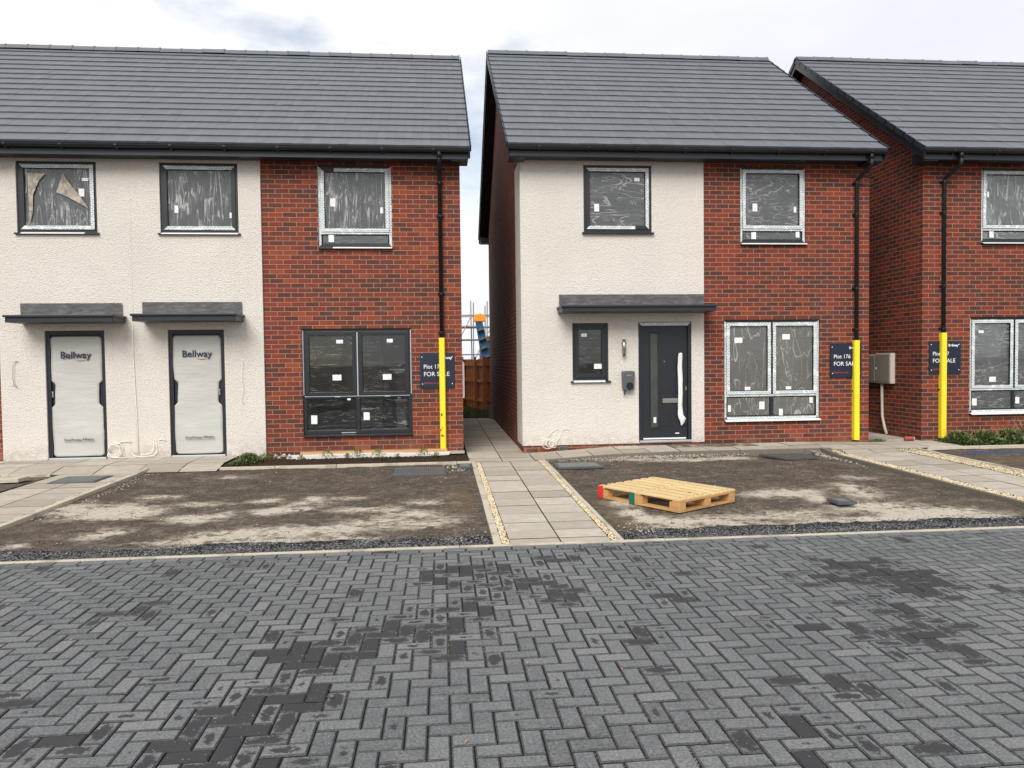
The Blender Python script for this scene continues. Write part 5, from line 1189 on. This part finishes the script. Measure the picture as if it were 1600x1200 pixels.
# ---------------------------------------------------------------- beyond the alley
t = thing('timber_fence', 'orange-brown close-board fence closing the end of the alley', 'fence', (.9, 10.5, .05))
pts = [(-3.2, 12.6), (.75, 12.0), (1.30, 10.1), (3.4, 10.0)]
mbp = MB(); mbr = MB(); mbo = MB()
for (a, b) in zip(pts, pts[1:]):
    d = Vector((b[0]-a[0], b[1]-a[1], 0)); L_ = d.length; d.normalize(); s_ = Vector((-d.y, d.x, 0)); k = 0; ang = math.atan2(d.y, d.x)
    def obx(m, u0, u1, v0, v1, z0, z1, r):
        vs = []
        for z in (z0, z1):
            for (u, v) in ((u0, v0), (u1, v0), (u1, v1), (u0, v1)): p = Vector((a[0], a[1], z))+d*u+s_*v; vs.append(tuple(p))
        m.add(vs, [(0,3,2,1),(4,5,6,7),(0,1,5,4),(1,2,6,5),(2,3,7,6),(3,0,4,7)], r)
    while k*.1 < L_: obx(mbo, k*.1+.002, min(L_, k*.1+.11), .0, .018+.004*(k % 2), .08, 1.66+random.gauss(0, .006), random.random()); k += 1
    for z in (.35, .95, 1.45): obx(mbr, 0, L_, -.055, -.002, z, z+.09, random.random()); mbr.cut()
    u = 0
    while u <= L_+.1: obx(mbp, u-.05, u+.05, -.11, -.056, .0, 1.74, random.random()); mbp.cut(); u += 1.3
mbo.build('fence_boards', MAT['fence'], t); mbr.build_each('fence_rail', MAT['fence'], t); mbp.build_each('fence_post', MAT['fence'], t)
t = thing('concrete_block', 'dark grey building block standing at the far end of the alley against the wall', 'block', (1.38, 7.6, .05))
mb = MB(); mb.box(1.27, 7.55, .03, 1.47, 7.75, .40); mb.build('block_body', MAT['block'], t, bevel=.006)
# building site: half-built brick house with scaffold, and a blue loading machine
t = thing('half_built_house', 'half-built brick house wall seen far behind the alley fence', 'house', (5.5, 28, 0))
mb = MB(); grid_wall(mb, 2.25, 9, 0, 2.75, [(3.6, 4.8, 1.0, 2.2), (6.2, 7.4, 1.0, 2.2)], 25, 25.3); mb.box(2.25, 25.301, 0, 2.55, 32, 2.75); mb.build('wall', MAT['brick'], t)
mb = MB(); mb.box(2.05, 24.2, 2.76, 9.2, 25.6, 2.84); mb.build('scaffold_deck', MAT['board'], t)
t = thing('scaffold', 'steel tube scaffold with upright poles far behind the alley fence', 'scaffold', (2.5, 23.5, 0))
mb = MB(); rnd = random.Random(3)
for x in [-1.0+.62*k for k in range(14)]:
    for y in (22.6, 23.7): h = rnd.uniform(3.4, 4.9); mb.tube([(x, y, 0), (x+rnd.gauss(0, .05), y, h)], .03, 6); mb.cut()
mb.build_each('standard', MAT['scaff'], t)
mb = MB()
for z in (1.9, 2.6, 3.2, 3.75):
    for y in (22.56, 23.74): mb.tube([(-1.3, y, z), (7.5, y, z+.03)], .028, 6); mb.cut()
mb.build_each('ledger', MAT['scaff'], t)
mb = MB()
for k in range(7): mb.tube([(-1+1.2*k, 22.5, 1.4), (.2+1.2*k, 22.5, 3.7)], .026, 6); mb.cut()
mb.build_each('brace', MAT['scaff'], t)
mb = MB(); mb.box(-1.2, 22.62, 3.22, 1.72, 23.68, 3.27); mb.cut(); mb.box(2.3, 22.62, 2.62, 7.2, 23.68, 2.67); mb.build_each('deck_board', MAT['board'], t)
t = thing('loading_machine', 'blue machine with a raised boom and an orange head behind the alley fence', 'machine', (2.0, 20.5, 0))
mb = MB()
def beam(m, p, q, w0, w1):
    p, q = Vector(p), Vector(q); d = (q-p).normalized(); s_ = Vector((0, 1, 0)).cross(d).normalized(); b = Vector((0, 1, 0)); vs = []
    for c, w_ in ((p, w0), (q, w1)):
        for (i, j) in ((-1,-1),(1,-1),(1,1),(-1,1)): vs.append(tuple(c+s_*w_*i/2+b*w_*j/2))
    m.add(vs, [(0,3,2,1),(4,5,6,7),(0,1,5,4),(1,2,6,5),(2,3,7,6),(3,0,4,7)])
beam(mb, (2.10, 20.5, .9), (1.66, 20.5, 3.35), .42, .30); mb.build('boom', MAT['blue'], t, bevel=.02)
mb = MB(); [beam(mb, (2.10-.44*k/6, 20.27, .95+2.4*k/6), (2.06-.44*k/6, 20.27, 1.06+2.4*k/6), .40-.015*k, .03) for k in range(1, 6)]; mb.build('boom_collars', MAT['iron'], t)
mb = MB(); beam(mb, (2.36, 20.45, .9), (2.02, 20.45, 2.5), .12, .10); mb.build('hydraulic_ram', MAT['iron'], t)
mb = MB(); mb.prism([(1.42, 3.34), (1.92, 3.34), (1.98, 3.58), (1.76, 3.70), (1.46, 3.66)], 'Y', 20.3, 20.7); mb.build('boom_head', MAT['orange'], t, bevel=.03)
mb = MB(); mb.box(1.6, 19.9, .5, 4.6, 21.6, 1.25); mb.box(3.0, 20.0, 1.25, 4.0, 21.0, 1.55); mb.build('chassis', MAT['blue'], t, bevel=.05)
for (x, y) in ((2.0, 19.8), (4.2, 19.8), (2.0, 21.7), (4.2, 21.7)): mb = MB(); mb.tube([(x, y-.16, .5), (x, y+.16, .5)], .5, 20); mb.build('wheel', MAT['pipe'], t)
